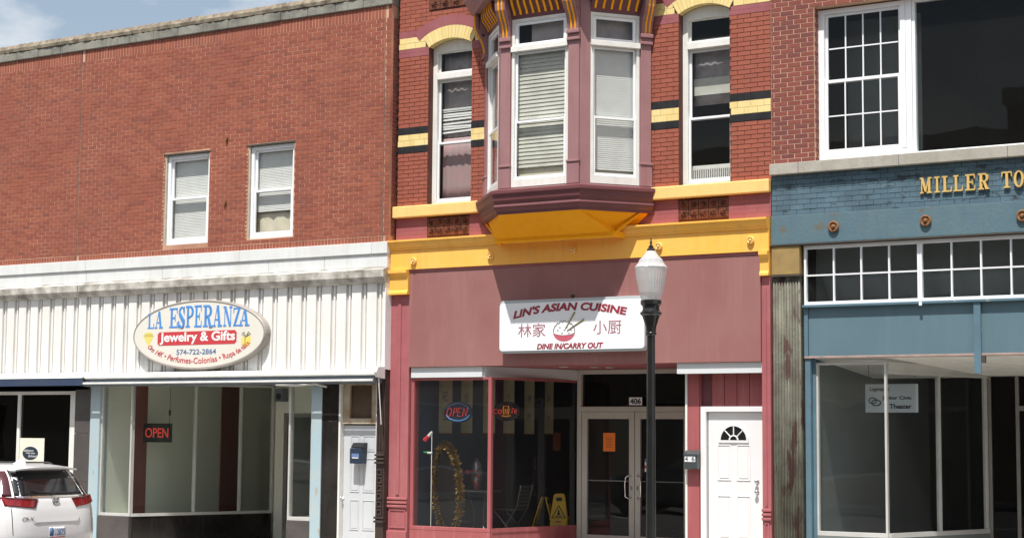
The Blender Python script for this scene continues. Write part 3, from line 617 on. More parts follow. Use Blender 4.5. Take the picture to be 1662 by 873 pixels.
xb1 = X_(161.5, 720, YL); box('party_wall', 'roomCream', LB, xg0+.05, xb1+.02, YL+.29, 9.7, ZP, 2.95); box('party_wall', 'roomCream', LB, xg1+.004, xb1+.02, YL+.165, YL+.288, ZP, 2.62)
box('party_wall', 'roomDark', LB, xg0+.0, xg0+.047, YL+.285, 9.7, ZP, 2.95)
box('shop_floor', 'roomDark', LB, LX0+.21, xg0-.02, YL+.17, 9.7, ZP, .1)
# jewellery shop: recessed entry between two display windows
box('post', 'paleBlue', LB, xg1+.003, xb1, YL-.02, YL+.16, ZP, 2.60, 0.006)
xc1 = X_(211, 750, YL); D2 = 2.6; xe2 = X_(441, 750, D2); zs = 0.285; zh = 2.62
P0, P1 = (xc1, YL+.05), (xe2, D2)
LG = math.hypot(P1[0]-P0[0], P1[1]-P0[1])
f1 = ring(MB(), xb1+.003, xc1, zs, zh, YL+.02, YL+.09, .035, wb=.05).build('display_window', 'aluminium', LB, bevel=.004)
pane(f1, xb1+.04, xc1-.037, zs+.05, zh-.04, YL+.05, 'glassGreen')
mb = MB(); cuts = [0.0, LG*.43, LG*.76, LG]
for s in cuts: diag_box(mb, P0, P1, max(.02, s-.02), s+.02, -.03, .03, zs+.05, zh-.04)
diag_box(mb, P0, P1, .02, LG, -.035, .035, zs, zs+.05); diag_box(mb, P0, P1, .02, LG, -.035, .035, zh-.04, zh)
f2 = mb.build('display_window', 'aluminium', LB)
for a, b in zip(cuts[:-1], cuts[1:]): diag_box(MB(), P0, P1, a+.025 if a else .04, b-.021, -.004, .004, zs+.051, zh-.041).build('pane', 'glassGreen', f2)
for a, b in ((0.03, LG*.5), (LG*.5, LG)): diag_box(MB(), P0, P1, a+.002, b-.002, -.03, .025, ZP, zs-.002).build('tile', 'blackTile', LB, bevel=.004)
xr1, xr2 = X_(466, 750, YL), X_(505, 750, YL)
box('tile', 'granite', LB, xg1+.003, xc1, YL+.0, YL+.1, ZP, zs-.003, .004)
xd1, xd2 = X_(522, 750, YL), X_(548.5, 750, YL)
f3 = ring(MB(), xr1, xr2, .335, zh, YL+.02, YL+.09, .035, wb=.06).build('display_window', 'aluminium', LB, bevel=.004)
pane(f3, xr1+.037, xr2-.037, .396, zh-.037, YL+.05, 'glassGreen')
f4 = MB()
for y in (YL+.13, 1.1, D2): f4.box(xr1-.03+(y-YL)*.0, xr1+.01, y-.02, y+.02, .335, zh)
f4.box(xr1-.03, xr1+.01, YL+.152, D2-.021, .335, .385); f4 = f4.build('display_window', 'aluminium', LB)
box('pane', 'glassGreen', f4, xr1-.012, xr1-.007, YL+.152, 1.079, .386, zh-.001); box('pane', 'glassGreen', f4, xr1-.012, xr1-.007, 1.121, D2-.022, .386, zh-.001)
box('tile', 'granite', LB, xr1, xr2, YL+.0, YL+.1, ZP, .332, .004); box('tile', 'blackTile', LB, xr1-.03, xr1+.02, YL+.105, D2, ZP, .332)
box('post', 'paleBlue', LB, xr2+.003, xd1-.003, YL-.02, YL+.16, ZP, 2.60, .006)
zz = [ZP, .80, 1.95, 2.60]
for a, b in zip(zz[:-1], zz[1:]): box('tile', 'blackTile', LB, xd1, xd2-.002, YL-.005, YL+.2, a+.003, b-.003, .004)
# interior of the jewellery shop
box('display_floor', 'roomCream', LB, xb1+.022, xd1+.1, D2+.15, 4.6, ZP, .10)
df_ = MB().hprism([(xb1+.022, YL+.12), (xc1-.03, YL+.12), (xe2-.06, D2), (xb1+.022, D2)], .16, .20).build('display_floor', 'roomCream', LB)
box('display_floor', 'roomCream', LB, xr1+.06, xd1+.05, YL+.12, D2, .16, .20)
box('ceiling', 'roomCream', LB, xb1+.022, xd1+.1, YL+.52, 4.7, 2.75, 2.8); box('shop_side_wall', 'roomCream', LB, xd1+.12, xd1+.2, YL+.22, 9.7, ZP, 2.95)
box('shop_back_wall', 'roomCream', LB, xb1+.022, xd1+.1, 4.6, 4.7, ZP, 2.74)
box('recess_floor', 'concrete', LB, xc1+.1, xr1-.05, YL+.2, D2+.05, ZR, ZP+.02)
yb = D2; xdA, xdB = xe2+.25, xe2+1.25
box('entry_wall', 'roomCream', LB, xe2+.05, xdA, yb+.02, yb+.14, ZP, 2.74); box('entry_wall', 'roomCream', LB, xdB, xr1-.03, yb+.02, yb+.14, ZP, 2.74)
ew = box('entry_wall', 'roomCream', LB, xdA, xdB, yb+.02, yb+.14, 2.12, 2.74)
dd = ring(MB(), xdA+.01, xdB-.01, .02, 2.115, yb+.03, yb+.09, .07).build('entry_door', 'alumDark', LB); pane(dd, xdA+.081, xdB-.081, .091, 2.044, yb+.06, 'glassDark')
xwall = xb1+.021
for px0, px1, ya, yb_ in ((218, 243, .66, 1.0), (364, 393, 3.05, 3.55)):
    box('wall_pilaster', 'redBrown', LB, xwall, xwall+.03, ya, yb_, .205, 2.74)
# street door of the left building
xq2 = X_(611.5, 750, YL); yd = YL+.10
box('door_jamb', 'oldWhite', LB, xd2, xd2+.035, YL-.0, YL+.2, 0, 2.60); box('door_jamb', 'oldWhite', LB, xq2-.03, xq2, YL-.0, YL+.2, 0, 2.60)
dz = 1.885
tr_ = ring(MB(), xd2+.037, xq2-.032, dz+.02, 2.60, yd-.04, yd+.06, .13, wb=.09, wt=.07).build('transom_frame', 'woodPeel', LB, bevel=.004)
box('transom_panel', 'brownBoard', tr_, xd2+.16, xq2-.16, yd+.01, yd+.03, dz+.111, 2.529)
dr = box('street_door', 'doorGrey', LB, xd2+.038, xq2-.033, yd, yd+.05, 0.01, dz, .003, label='pale grey six panel street door with a mailbox on it')
wd = xq2-.033-(xd2+.038)
for cx0, cx1 in ((.2, .46), (.56, .90)):
    for za, zb_ in ((1.47, 1.72), (.82, 1.36), (.22, .70)):
        a, b = xd2+.038+wd*cx0, xd2+.038+wd*cx1
        ring(MB(), a, b, za, zb_, yd-.008, yd-.001, .014).build('door_moulding', 'doorGrey', dr, bevel=.003); box('door_panel', 'doorGrey', dr, a+.03, b-.03, yd-.005, yd-.0005, za+.03, zb_-.03, .004)
kx, kz = PX(556.5, 808, yd); MB().lathe([(.03, 0), (.03, .006), (.012, .008), (.012, .035), (.026, .045), (.029, .058), (.022, .07), (.001, .073)], (kx, yd-.0005, kz), 16, 'y').build('knob', 'chrome', dr, smooth=True)
# brown cast iron pilaster of the left building
xi0, xi1 = xq2+.004, LX1+.0
ip = box('iron_pilaster', 'brownIron', LB, xi0, xi1, YL-.03, YL+.25, ZP, 2.75, .004)
for z in (1.40, 1.34, 1.28, .42, .36): box('band_moulding', 'brownIron', ip, xi0-.01, xi1+.012, YL-.065, YL-.031, z, z+.035, .006)
z = 0.47
while z < 1.22:
    ring(MB(), xi0+.03, xi1-.03, z, z+.10, YL-.05, YL-.031, .022).build('relief_block', 'brownIron', ip, bevel=.004); z += .125
for a in (xi0+.02, (xi0+xi1)/2-.012, xi1-.045): box('reed', 'brownIron', ip, a, a+.025, YL-.045, YL-.031, 1.5, 2.72, .006)

# ================================================================== MIDDLE BUILDING
MB_ = thing('restaurant_building', 'painted red brick building with yellow trim, maroon bay window and maroon shopfront', 'building', (-12.8, 4, ZP))
MX0, MX1 = LX1+.055, X_(1252, 300)
zS = (Z_(636, 338.7)+Z_(1251, 290))/2; zSb = (Z_(635, 356.4)+Z_(1251.4, 311.8))/2
zY1 = (Z_(632.6, 390.6)+Z_(1249, 352.7))/2; zY0 = (Z_(780, 432)+Z_(1230.5, 408))/2
zPb = (Z_(780, 593.4)+Z_(1235, 587))/2
SPR, RI, CZA = 7.92, 0.806, 7.226
ow = [(-15.385, -14.565), (-10.948, -10.138)]
bxA, bxB, bxC, bxD, BP = -14.29, -13.48, -12.11, -11.40, 0.87
ZTOP = 9.9
holes = [(a, b, zS+.0, 8.04) for a, b in ow]+[(bxA+.12, bxD-.12, zS+.05, 8.3)]
wall_cells(MX0, MX1, zPb+.1, ZTOP, 0.010, 0.35, holes).build('wall', 'mortarM', MB_)
def openh(a, b):
    c = (a+b)/2; hw = (b-a)/2
    def f(z):
        if z < SPR: return (a, b)
        d = RI*RI-(z-CZA)**2
        return (c-math.sqrt(d), c+math.sqrt(d)) if d > 0 else None
    return f
def ringh(a, b, Rr):
    c = (a+b)/2
    def f(z):
        if z < SPR: return (a, b)
        d = Rr*Rr-(z-CZA)**2; w = min((z-CZA)*math.tan(R(30.6)), math.sqrt(d)) if d > 0 else 0
        return (c-w, c+w) if w > 0 else None
    return f
hb = lambda z: (bxA+.02, bxD-.02) if z < 8.75 else None
hm = [openh(*o) for o in ow]+[hb]; hr = [ringh(*o, 1.01) for o in ow]+[hb]
zb2_, zcr, zb1_, ztb, zmar, zcrb, zmt, zmt2 = 6.235, 6.345, 6.535, 6.648, 7.80, 7.935, 8.118, 8.231
fields = rows(MX0, MX1, zS+.004, zb2_, .0667, .205, .009, hm)+rows(MX0, MX1, ztb, zmar, .0667, .205, .009, hm, shift=1)
circ = [(lambda c: (lambda z: (c-math.sqrt(max(0, 1.1**2-(z-CZA)**2)), c+math.sqrt(max(0, 1.1**2-(z-CZA)**2))) if z-CZA < 1.1 else None))((a+b)/2) for a, b in ow]
tpan = (X_(697, 5), X_(768, 5), Z_(735, 12), Z_(735, 12)+.33)
up = rows(MX0, MX1, zmt2, ZTOP-.4, .0667, .205, .007, circ+[hb, rect_hole(*tpan)])
fields.sort(key=lambda q: -(q[1]-q[0])+.02*abs(q[0]+10))
lay(MB_, {'own': fields[:300], 'rest': fields[300:]+up}, 0.0, .05, 'brickM', .0012)
for za, zb_ in ((zb2_, zcr), (zb1_, ztb)): lay(MB_, {'own': rows(MX0, MX1, za, zb_, .11, .41, .003, hm), 'rest': []}, -.004, .05, 'blackBrick', .0005)
lay(MB_, {'own': rows(MX0, MX1, zcr, zb1_, .095, .205, .004, hm), 'rest': []}, -.004, .05, 'creamBrick', .001)
lay(MB_, {'own': rows(MX0, MX1, zmar, zcrb, .0667, .41, .002, hm), 'rest': []}, -.003, .05, 'maroon', .0005)
lay(MB_, {'own': rows(MX0, MX1, zcrb, zmt, .0915, .205, .004, hr), 'rest': []}, -.006, .05, 'creamBrick', .001)
cm = [ringh(*o, 1.18) for o in ow]+[hb]
lay(MB_, {'own': rows(MX0, MX1, zmt, zmt2, .113, .41, .002, [(lambda c: (lambda z: (c-math.sqrt(1.01**2-(z-CZA)**2 if z-CZA < 1.01 else 0), c+math.sqrt(1.01**2-(z-CZA)**2 if z-CZA < 1.01 else 0))))((a+b)/2) for a, b in ow]+[hb]), 'rest': []}, -.003, .05, 'maroon', .0005)
for a, b in ow:
    c = (a+b)/2; nv = 15
    for i in range(nv):
        t0, t1 = R(-30.6+61.2*i/nv+.12), R(-30.6+61.2*(i+1)/nv-.12)
        po = [(c+RI*math.sin(t0), CZA+RI*math.cos(t0)), (c+RI*math.sin(t1), CZA+RI*math.cos(t1)), (c+1.01*math.sin(t1), CZA+1.01*math.cos(t1)), (c+1.01*math.sin(t0), CZA+1.01*math.cos(t0))]
        MB().prism(po, -.008-random.uniform(0, .002), .13).build('voussoir', 'creamBrick', MB_, fix=True)
    q = MB(); n = 20
    for i in range(n):
        t0, t1 = R(-36+72*i/n), R(-36+72*(i+1)/n)
        q.prism([(c+1.012*math.sin(t0), CZA+1.012*math.cos(t0)), (c+1.012*math.sin(t1), CZA+1.012*math.cos(t1)), (c+1.178*math.sin(t1), CZA+1.178*math.cos(t1)), (c+1.178*math.sin(t0), CZA+1.178*math.cos(t0))], -.009, .02)
    q.build('arch_band', 'maroon', MB_, fix=True)
# top cornice of the middle building (above the picture)
box('top_cornice', 'maroon', MB_, MX0, MX1, -.25, .34, ZTOP-.399, ZTOP+.1, .02)
def rosette_tile(parent, x0, x1, z0, z1, y):
    o = box('tile', 'terracotta', parent, x0+.003, x1-.003, y, y+.03, z0+.003, z1-.003, .004)
    cx, cz = (x0+x1)/2, (z0+z1)/2; r = min(x1-x0, z1-z0)*.42; mb = MB()
    for k in range(8):
        t = k*math.pi/4; d = (math.cos(t), math.sin(t)); n = (-d[1], d[0]); w = r*.17
        mb.add([(cx+d[0]*r*.15, y-.004, cz+d[1]*r*.15), (cx+d[0]*r*.6+n[0]*w, y-.002, cz+d[1]*r*.6+n[1]*w), (cx+d[0]*r*1.05, y, cz+d[1]*r*1.05), (cx+d[0]*r*.6-n[0]*w, y-.002, cz+d[1]*r*.6-n[1]*w), (cx+d[0]*r*.6, y-.022, cz+d[1]*r*.6)],
               [(0, 1, 4), (1, 2, 4), (2, 3, 4), (3, 0, 4)])
    mb.lathe([(r*.2, 0), (r*.2, .018), (r*.1, .026), (.001, .028)], (cx, y, cz), 8, 'y').build('rosette', 'terracotta', o, fix=True)
def tile_panel(x0, x1, z0, z1, nx, nz, y):
    for i in range(nx):
        for j in range(nz): rosette_tile(MB_, x0+(x1-x0)*i/nx, x0+(x1-x0)*(i+1)/nx, z0+(z1-z0)*j/nz, z0+(z1-z0)*(j+1)/nz, y)
tile_panel(*tpan, 4, 2, -.005)
box('sill_band', 'yellowSill', MB_, MX0-.03, bxA+.05, -.09, .2, zSb, zS, .014); box('sill_band', 'yellowSill', MB_, bxD-.05, MX1-.004, -.09, .2, zSb, zS, .014)
tl = (X_(694, 368), X_(762, 368)); tr2 = (X_(1102, 340), X_(1183, 340)); tz = (zY1+.035, zSb-.03)
for a, b in ((MX0, tl[0]-.002), (tl[1]+.002, tr2[0]-.002), (tr2[1]+.002, MX1-.003)): lay(MB_, {'own': rows(a, b, zY1, zSb-.002, .0715, .41, .002), 'rest': []}, -.012, .05, 'maroon', .0005)
tile_panel(tl[0], tl[1], tz[0], tz[1], 5, 2, -.008); tile_panel(tr2[0], tr2[1], tz[0], tz[1], 5, 2, -.008)
# arched windows
for i, (a, b) in enumerate(ow):
    c = (a+b)/2; y = .13; m1 = 'oldWhite'
    w = MB(); jw = .085
    w.box(a+.002, a+jw, y, y+.1, zS+.002, SPR-.04); w.box(b-.03, b-.002, y, y+.1, zS+.002, SPR-.04)
    w.box(a+jw, b-.03, y, y+.1, zS+.002, zS+.06)
    zt1, zt0 = 7.865, 7.52
    ar = [(a+.002, SPR-.04)]+[(c+(RI-.004)*math.sin(R(-30.2+60.4*k/16)), CZA+(RI-.004)*math.cos(R(-30.2+60.4*k/16))) for k in range(17)]+[(b-.002, SPR-.04)]
    ar += [(b-.05, zt1-.03)]+[(c+.02+(.36)*math.sin(R(60-120*k/8))*.95, zt1-.03+.055*math.cos(R(60-120*k/8))-.03) for k in range(9)]+[(a+.09, zt1-.03)]
    w.prism(ar, y+.001, y+.095)
    w = w.build('window', m1, MB_, bevel=.004, label=('arched window with rosy curtain', 'arched window with white lace at the bottom')[i])
    box('transom_bar', m1, w, a+jw+.002, b-.032, y-.035, y+.08, 7.40, zt0-.02, .006)
    ring(MB(), a+jw+.002, b-.032, zt0-.018, zt1+.0, y+.04, y+.07, .034).build('sash', m1, w, bevel=.003)
    pane(w, a+jw+.03, b-.06, zt0+.01, zt1-.028, y+.055, 'glassUp')
    aa, bb = a+jw+.002, b-.032; zm = 6.37
    ring(MB(), aa, bb, zm-.02, 7.398, y+.055, y+.085, .035).build('sash', 'vinyl', w, bevel=.003)
    ring(MB(), aa, bb, zS+.062, zm+.022, y+.02, y+.05, .035, wb=.05).build('sash', 'vinyl', w, bevel=.003)
    pane(w, aa+.032, bb-.032, zm+.012, 7.366, y+.068, 'glassUp'); pane(w, aa+.032, bb-.032, zS+.11, zm-.011, y+.034, 'glassUp')
    if i == 0:
        curtain(w, aa, bb, zm, 7.88, y+.2, 'curtain', 5, .003); blind(w, aa, bb, 6.55, 6.95, y+.15, 'blind', .05, .03, .02)
        curtain(w, aa, bb, zS+.07, zm+.10, y+.17, 'curtainRose', 4, .003)
    else:
        curtain(w, aa, bb, 6.6, 7.60, y+.22, 'curtain', 3, .003); box('blind', 'blindDirty', w, aa, bb, y+.2, y+.21, 6.75, 7.0)
        la = MB()
        for k in range(22): la.box(aa+.02+k*(bb-aa-.04)/22, aa+.02+(k+.55)*(bb-aa-.04)/22, y+.10, y+.105, zS+.1, 5.68-.03*math.sin(math.pi*k/21))
        la.box(aa+.02, bb-.02, y+.106, y+.11, 5.63, 5.69); la.build('lace_panel', 'blind', w)
# yellow cornice with cove, fascia, bolts
def extr(name, material, parent, x0, x1, prof, bevel=0):
    n = len(prof); vs = [(x0, y, z) for y, z in prof]+[(x1, y, z) for y, z in prof]
    return MB().add(vs, [tuple(range(n)), tuple(range(2*n-1, n-1, -1))]+[(i, n+i, n+(i+1) % n, (i+1) % n) for i in range(n)]).build(name, material, parent, bevel=bevel, fix=True)
FY = -.10
extr('cornice', 'yellow', MB_, MX0-.05, MX1-.006, [(.006, zY1), (-.185, zY1-.02), (-.185, zY1-.045), (-.17, zY1-.055), (-.163, zY1-.09), (-.145, zY1-.125), (-.13, zY1-.135), (-.125, zY1-.165), (FY-.005, zY1-.175), (.006, zY1-.175)])
box('fascia', 'yellow', MB_, MX0-.04, MX1-.006, FY, .006, zY0-.01, zY1-.176, .004)
for px, py in ((672, 424), (797, 415), (930, 406), (1070, 400), (1219, 390)): roundel(MB_, px, py, FY-.001, .055, 'yellowSill')
# maroon sign panel, seams as separate sheets
xp0, xp1 = X_(664.5, 500, -.07), X_(1234.5, 500, -.07)
cuts = [xp0, xp0+1.22, xp0+2.44, xp0+3.66, xp0+4.88, xp1]
for a, b in zip(cuts[:-1], cuts[1:]): box('panel', 'maroonPanel', MB_, a+.0005, b-.0005, -.07, .005, zPb, zY0-.012)
box('panel_trim', 'maroon', MB_, xp0-.004, xp1+.004, -.085, -.071, zY0-.045, zY0-.014, .003)
# cast iron pilasters with yellow caps
xl0, xl1 = MX0-.05, xp0-.006; xr0_, xr1_ = xp1+.006, MX1-.008
for (a, b, zc_, yc) in ((xl0, xl1, Z_(650, 478, -.1), -.13), (xr0_, xr1_, Z_(1243, 447, -.1), -.11)):
    pi_ = box('pilaster', 'maroonIron', MB_, a, b, -.055, .25, ZP, zc_-.002, .006)
    extr('pilaster_cap', 'yellow', MB_, a-.004, b, [(yc-.04, zY0-.012), (yc-.04, zY0-.06), (yc+.01, zY0-.12), (yc+.015, zc_+.07), (yc-.005, zc_+.03), (yc-.005, zc_), (.0, zc_), (.0, zY0-.012)])
    w = b-a
    box('panel_mould', 'maroonIron', pi_, a+w*.42, a+w*.58, -.072, -.056, .80, zc_-.15, .006)
    for z in (.72, .66, .60): box('band_moulding', 'maroonIron', pi_, a-.006, b+.006, -.085, -.056, z, z+.04, .008)
    box('plinth', 'maroonIron', pi_, a-.006, b+.006, -.09, -.056, ZP, .24, .01)
    ring(MB(), a+.03, b-.03, .28, .57, -.068, -.056, .02).build('panel_mould', 'maroonIron', pi_, bevel=.004)
# ---- bay window
BAY = [(bxA, 0.0), (bxB, -BP), (bxC, -BP), (bxD, 0.0)]
MB().sweep(BAY, [(-.06, 5.375), (.03, 5.385), (.15, 5.345), (.15, 5.30), (.125, 5.285), (.115, 5.20), (.085, 5.15), (.10, 5.11), (.08, 5.06), (.05, 5.035), (.05, 5.0), (-.06, 5.0)]).build('bay_base_moulding', 'maroonDeep', MB_, fix=True)
MB().hprism([(bxA, 0.0), (bxB, -BP+.02), (bxC, -BP+.02), (bxD, 0.0)], 5.01, 5.36).build('bay_floor', 'room', MB_)
zr_ = 4.70
tt = [(bxA+.03, -.005, 5.005), (bxB, -BP-.03, 5.005), (bxC, -BP-.03, 5.005), (bxD-.03, -.005, 5.005), (-13.90, -.27, zr_), (-13.86, -.33, zr_), (-11.86, -.33, zr_), (-11.82, -.27, zr_)]
tt[4] = (-13.93, -.005, zr_); tt[7] = (-11.79, -.005, zr_)
MB().add(tt, [(0, 1, 5, 4), (1, 2, 6, 5), (2, 3, 7, 6), (0, 3, 2, 1), (4, 5, 6, 7), (3, 0, 4, 7)]).build('bay_soffit', 'yellowDeep', MB_, fix=True)
MB().sweep([(-13.93, -.1), (-13.86, -.33), (-11.86, -.33), (-11.79, -.1)], [(-.03, zr_+.02), (.03, zr_+.03), (.035, zr_-.03), (.015, zr_-.05), (-.03, zr_-.05)]).build('bay_rim', 'yellowDeep', MB_, fix=True)
for P, Q in (((bxB, -BP-.035, 5.0), (-13.86, -.335, zr_+.02)), ((bxC, -BP-.035, 5.0), (-11.86, -.335, zr_+.02))): pass
for P, Q in (((bxD-.12, -.13, 5.0), (-11.83, -.27, zr_+.03)), ((bxA+.10, -.12, 5.0), (-13.89, -.27, zr_+.03))): MB().tube([P, Q], .022, 6).build('bay_rib', 'yellowDeep', MB_)
ZW0, ZW1 = 5.40, 7.93
faces = [('left', BAY[0], BAY[1], .18, .16), ('front', BAY[1], BAY[2], .195, .205), ('right', BAY[2], BAY[3], .155, .19)]
for nm, P, Q, pa, pb in faces:
    Lf = math.hypot(Q[0]-P[0], Q[1]-P[1])
    for s0, s1_ in ((0, pa), (Lf-pb, Lf)):
        po = diag_box(MB(), P, Q, s0, s1_, -.12, .0, 5.386, 8.3).build('bay_post', 'maroonBay', MB_)
        if nm == 'front' or (nm == 'right' and s0 > 0) or (nm == 'left' and s0 == 0):
            e0, e1 = s0+.012, s1_-.012
            diag_box(MB(), P, Q, e0, e1, .0, .028, 5.387, 7.56).build('pilaster_shaft', 'maroonBay', po, bevel=.004)
            diag_box(MB(), P, Q, e0-.012, e1+.012, .0, .045, 5.387, 5.70).build('pilaster_base', 'maroonBay', po, bevel=.004)
            diag_box(MB(), P, Q, e0-.018, e1+.018, .0, .058, 5.702, 5.735).build('pilaster_collar', 'maroonBay', po, bevel=.006)
            for z0, z1, o in ((7.50, 7.545, .06), (7.545, 7.60, .04), (7.60, 7.66, .075)):
                diag_box(MB(), P, Q, e0-.016, e1+.016, .0, o, z0, z1).build('capital_moulding', 'maroonBay', po, bevel=.008)
            # scroll bracket with two yellow flutes
            Pv, Qv = Vector(P), Vector(Q); d = (Qv-Pv).normalized(); nrm = Vector((d.y, -d.x))
            curve = [(.05, 7.665), (.065, 7.75), (.085, 7.83), (.12, 7.90), (.165, 7.97), (.20, 8.05), (.21, 8.13), (.215, 8.28)]
            def strip(mb, s_a, s_b, off, th):
                k = len(mb.v); n_ = len(curve)
                for s_ in (s_a, s_b):
                    for o, z in curve:
                        q = Pv+d*s_+nrm*(o+off); mb.v.append((q.x, q.y, z))
                    for o, z in curve:
                        q = Pv+d*s_+nrm*(o+off-th); mb.v.append((q.x, q.y, z))
                for i in range(n_-1):
                    mb.f.append((k+i, k+2*n_+i, k+2*n_+i+1, k+i+1)); mb.f.append((k+n_+i, k+n_+i+1, k+3*n_+i+1, k+3*n_+i))
                    for b_ in (0, 2*n_): mb.f.append((k+b_+i, k+b_+i+1, k+b_+n_+i+1, k+b_+n_+i))
                for i in (0, n_-1): mb.f.append((k+i, k+n_+i, k+3*n_+i, k+2*n_+i))
                return mb
            br_ = strip(MB(), e0, e1, 0, .05).build('bracket', 'maroonBay', MB_, fix=True)
            wv = e1-e0
            # solid side cheeks behind the scroll
            mbk = MB()
            for zz0, zz1, oo in ((7.67, 7.83, .03), (7.831, 7.97, .07), (7.971, 8.28, .14)): diag_box(mbk, P, Q, e0+.004, e1-.004, 0, oo, zz0, zz1)
            mbk.build('bracket_core', 'maroonBay', br_)
            for f in (.30, .66): strip(MB(), e0+wv*f, e0+wv*(f+.14), .008, .012).build('flute', 'yellowDeep', br_, fix=True)
    # window of this face
    a, b = pa, Lf-pb
    fm = MB(); y0, y1 = -.07, -.005
    def dring(mb, s0, s1_, z0, z1, o0, o1, w, wb=None):
        wb = wb or w
        diag_box(mb, P, Q, s0, s0+w, o0, o1, z0, z1); diag_box(mb, P, Q, s1_-w, s1_, o0, o1, z0, z1); diag_box(mb, P, Q, s0+w, s1_-w, o0, o1, z0, z0+wb); diag_box(mb, P, Q, s0+w, s1_-w, o0, o1, z1-w, z1); return mb
    w = dring(fm, a+.002, b-.002, ZW0, ZW1, -.07, .004, .045, .11).build('bay_window', 'oldWhite', MB_, label='%s window of the maroon bay' % nm)
    diag_box(MB(), P, Q, a-.0, b+.0, -.06, .045, 7.43, 7.51).build('transom_bar', 'oldWhite', w, bevel=.005)
    dring(MB(), a+.05, b-.05, 7.515, ZW1-.047, -.055, -.02, .045).build('sash', 'vinyl', w)
    diag_box(MB(), P, Q, a+.09, b-.09, -.042, -.037, 7.555, ZW1-.09).build('pane', 'glassUp', w)
    dring(MB(), a+.05, b-.05, 6.36, 7.425, -.06, -.035, .032).build('sash', 'vinyl', w); dring(MB(), a+.05, b-.05, 5.515, 6.392, -.034, -.012, .032, .045).build('sash', 'vinyl', w)
    diag_box(MB(), P, Q, a+.078, b-.078, -.05, -.045, 6.389, 7.395).build('pane', 'glassUp', w); diag_box(MB(), P, Q, a+.078, b-.078, -.026, -.021, 5.557, 6.362).build('pane', 'glassUp', w)
    # blind behind
    mb = MB(); z = 5.62 if nm != 'front' else 5.70; k = 0
    pitch, ht = (.060, .064) if nm == 'front' else (.030, .034)
    while z < 7.44:
        e = random.uniform(-.004, .004)
        Pv, Qv = Vector(P), Vector(Q); d = (Qv-Pv).normalized(); nn = Vector((d.y, -d.x))
        p1, p2 = Pv+d*(a+.03)-nn*.10, Pv+d*(b-.03)-nn*.10; p3, p4 = (p2-nn*.012, p1-nn*.012) if nm == 'front' else (p2-nn*.005, p1-nn*.005)
        mb.add([(p1.x, p1.y, z+e), (p2.x, p2.y, z-e), (p3.x, p3.y, z+ht-e), (p4.x, p4.y, z+ht+e), (p1.x, p1.y, z+e-.002), (p2.x, p2.y, z-e-.002), (p3.x, p3.y, z+ht-e-.002), (p4.x, p4.y, z+ht+e-.002)],
               [(0, 1, 2, 3), (7, 6, 5, 4), (0, 4, 5, 1), (2, 6, 7, 3)]); z += pitch
    mb.build('blind', 'blindDirty' if nm == 'front' else 'blind', w)
    cs = diag_box(MB(), P, Q, a+.25 if nm == 'front' else a+.03, b-.03, -.16, -.155, 7.45, 7.95).build('curtain', 'curtain', w)
    diag_box(MB(), P, Q, a+.03, b-.03, -.145, -.14, 5.5, 5.75).build('curtain', 'clothCream', w)
    # frieze with S-shaped yellow reeds above the window
    curve2 = [(.004, 7.935), (.012, 7.99), (.03, 8.04), (.065, 8.09), (.10, 8.14), (.118, 8.19), (.125, 8.28)]
    Pv, Qv = Vector(P), Vector(Q); d = (Qv-Pv).normalized(); nn = Vector((d.y, -d.x))
    def cstrip(s0, s1_, off, th, cv):
        mb = MB(); n_ = len(cv)
        for s_ in (s0, s1_):
            for t_ in (0, th):
                for o, z in cv: q = Pv+d*s_+nn*(o+off-t_); mb.v.append((q.x, q.y, z))
        for i in range(n_-1):
            mb.f += [(i, 2*n_+i, 2*n_+i+1, i+1), (n_+i, n_+i+1, 3*n_+i+1, 3*n_+i), (i, i+1, n_+i+1, n_+i), (2*n_+i, 3*n_+i, 3*n_+i+1, 2*n_+i+1)]
        mb.f += [(0, n_, 3*n_, 2*n_), (n_-1, 3*n_-1, 4*n_-1, 2*n_-1)]
        return mb
    frz = cstrip(a, b, 0, .06, curve2).build('frieze', 'maroonDeep', MB_, fix=True)
    nr = 9 if nm == 'front' else 6
    for i in range(nr):
        s_ = a+(b-a)*(i+.5)/nr
        if nm == 'front' or True: cstrip(s_-.016, s_+.016, .014, .02, curve2[1:]).build('reed', 'yellowDeep', frz, fix=True)
MB().sweep(BAY, [(-.1, 8.285), (.235, 8.285), (.27, 8.33), (.27, 8.36), (.33, 8.42), (.36, 8.5), (.36, 8.56), (-.1, 8.62)]).build('bay_cornice', 'maroonBay', MB_, fix=True)
MB().hprism([(bxA-.3, .0), (bxB-.15, -BP-.3), (bxC+.15, -BP-.3), (bxD+.3, .0)], 8.565, 8.70).build('bay_roof', 'roofTar', MB_)
# shell
box('side_wall', 'room', MB_, MX0, MX0+.15, .36, 10, ZP, ZTOP-.2); box('side_wall', 'room', MB_, MX1-.15, MX1-.01, .36, 10, ZP, ZTOP-.2)
box('back_wall', 'room', MB_, MX0+.15, MX1-.15, 9.8, 10, ZP, ZTOP-.2); box('roof', 'roofTar', MB_, MX0, MX1-.01, .36, 10, ZTOP-.19, ZTOP-.05)
box('upper_floor', 'room', MB_, MX0+.15, MX1-.15, .36, 9.78, 3.1, 3.3); box('room_partition', 'room', MB_, MX0+.15, MX1-.15, 2.6, 2.7, 3.31, ZTOP-.2)
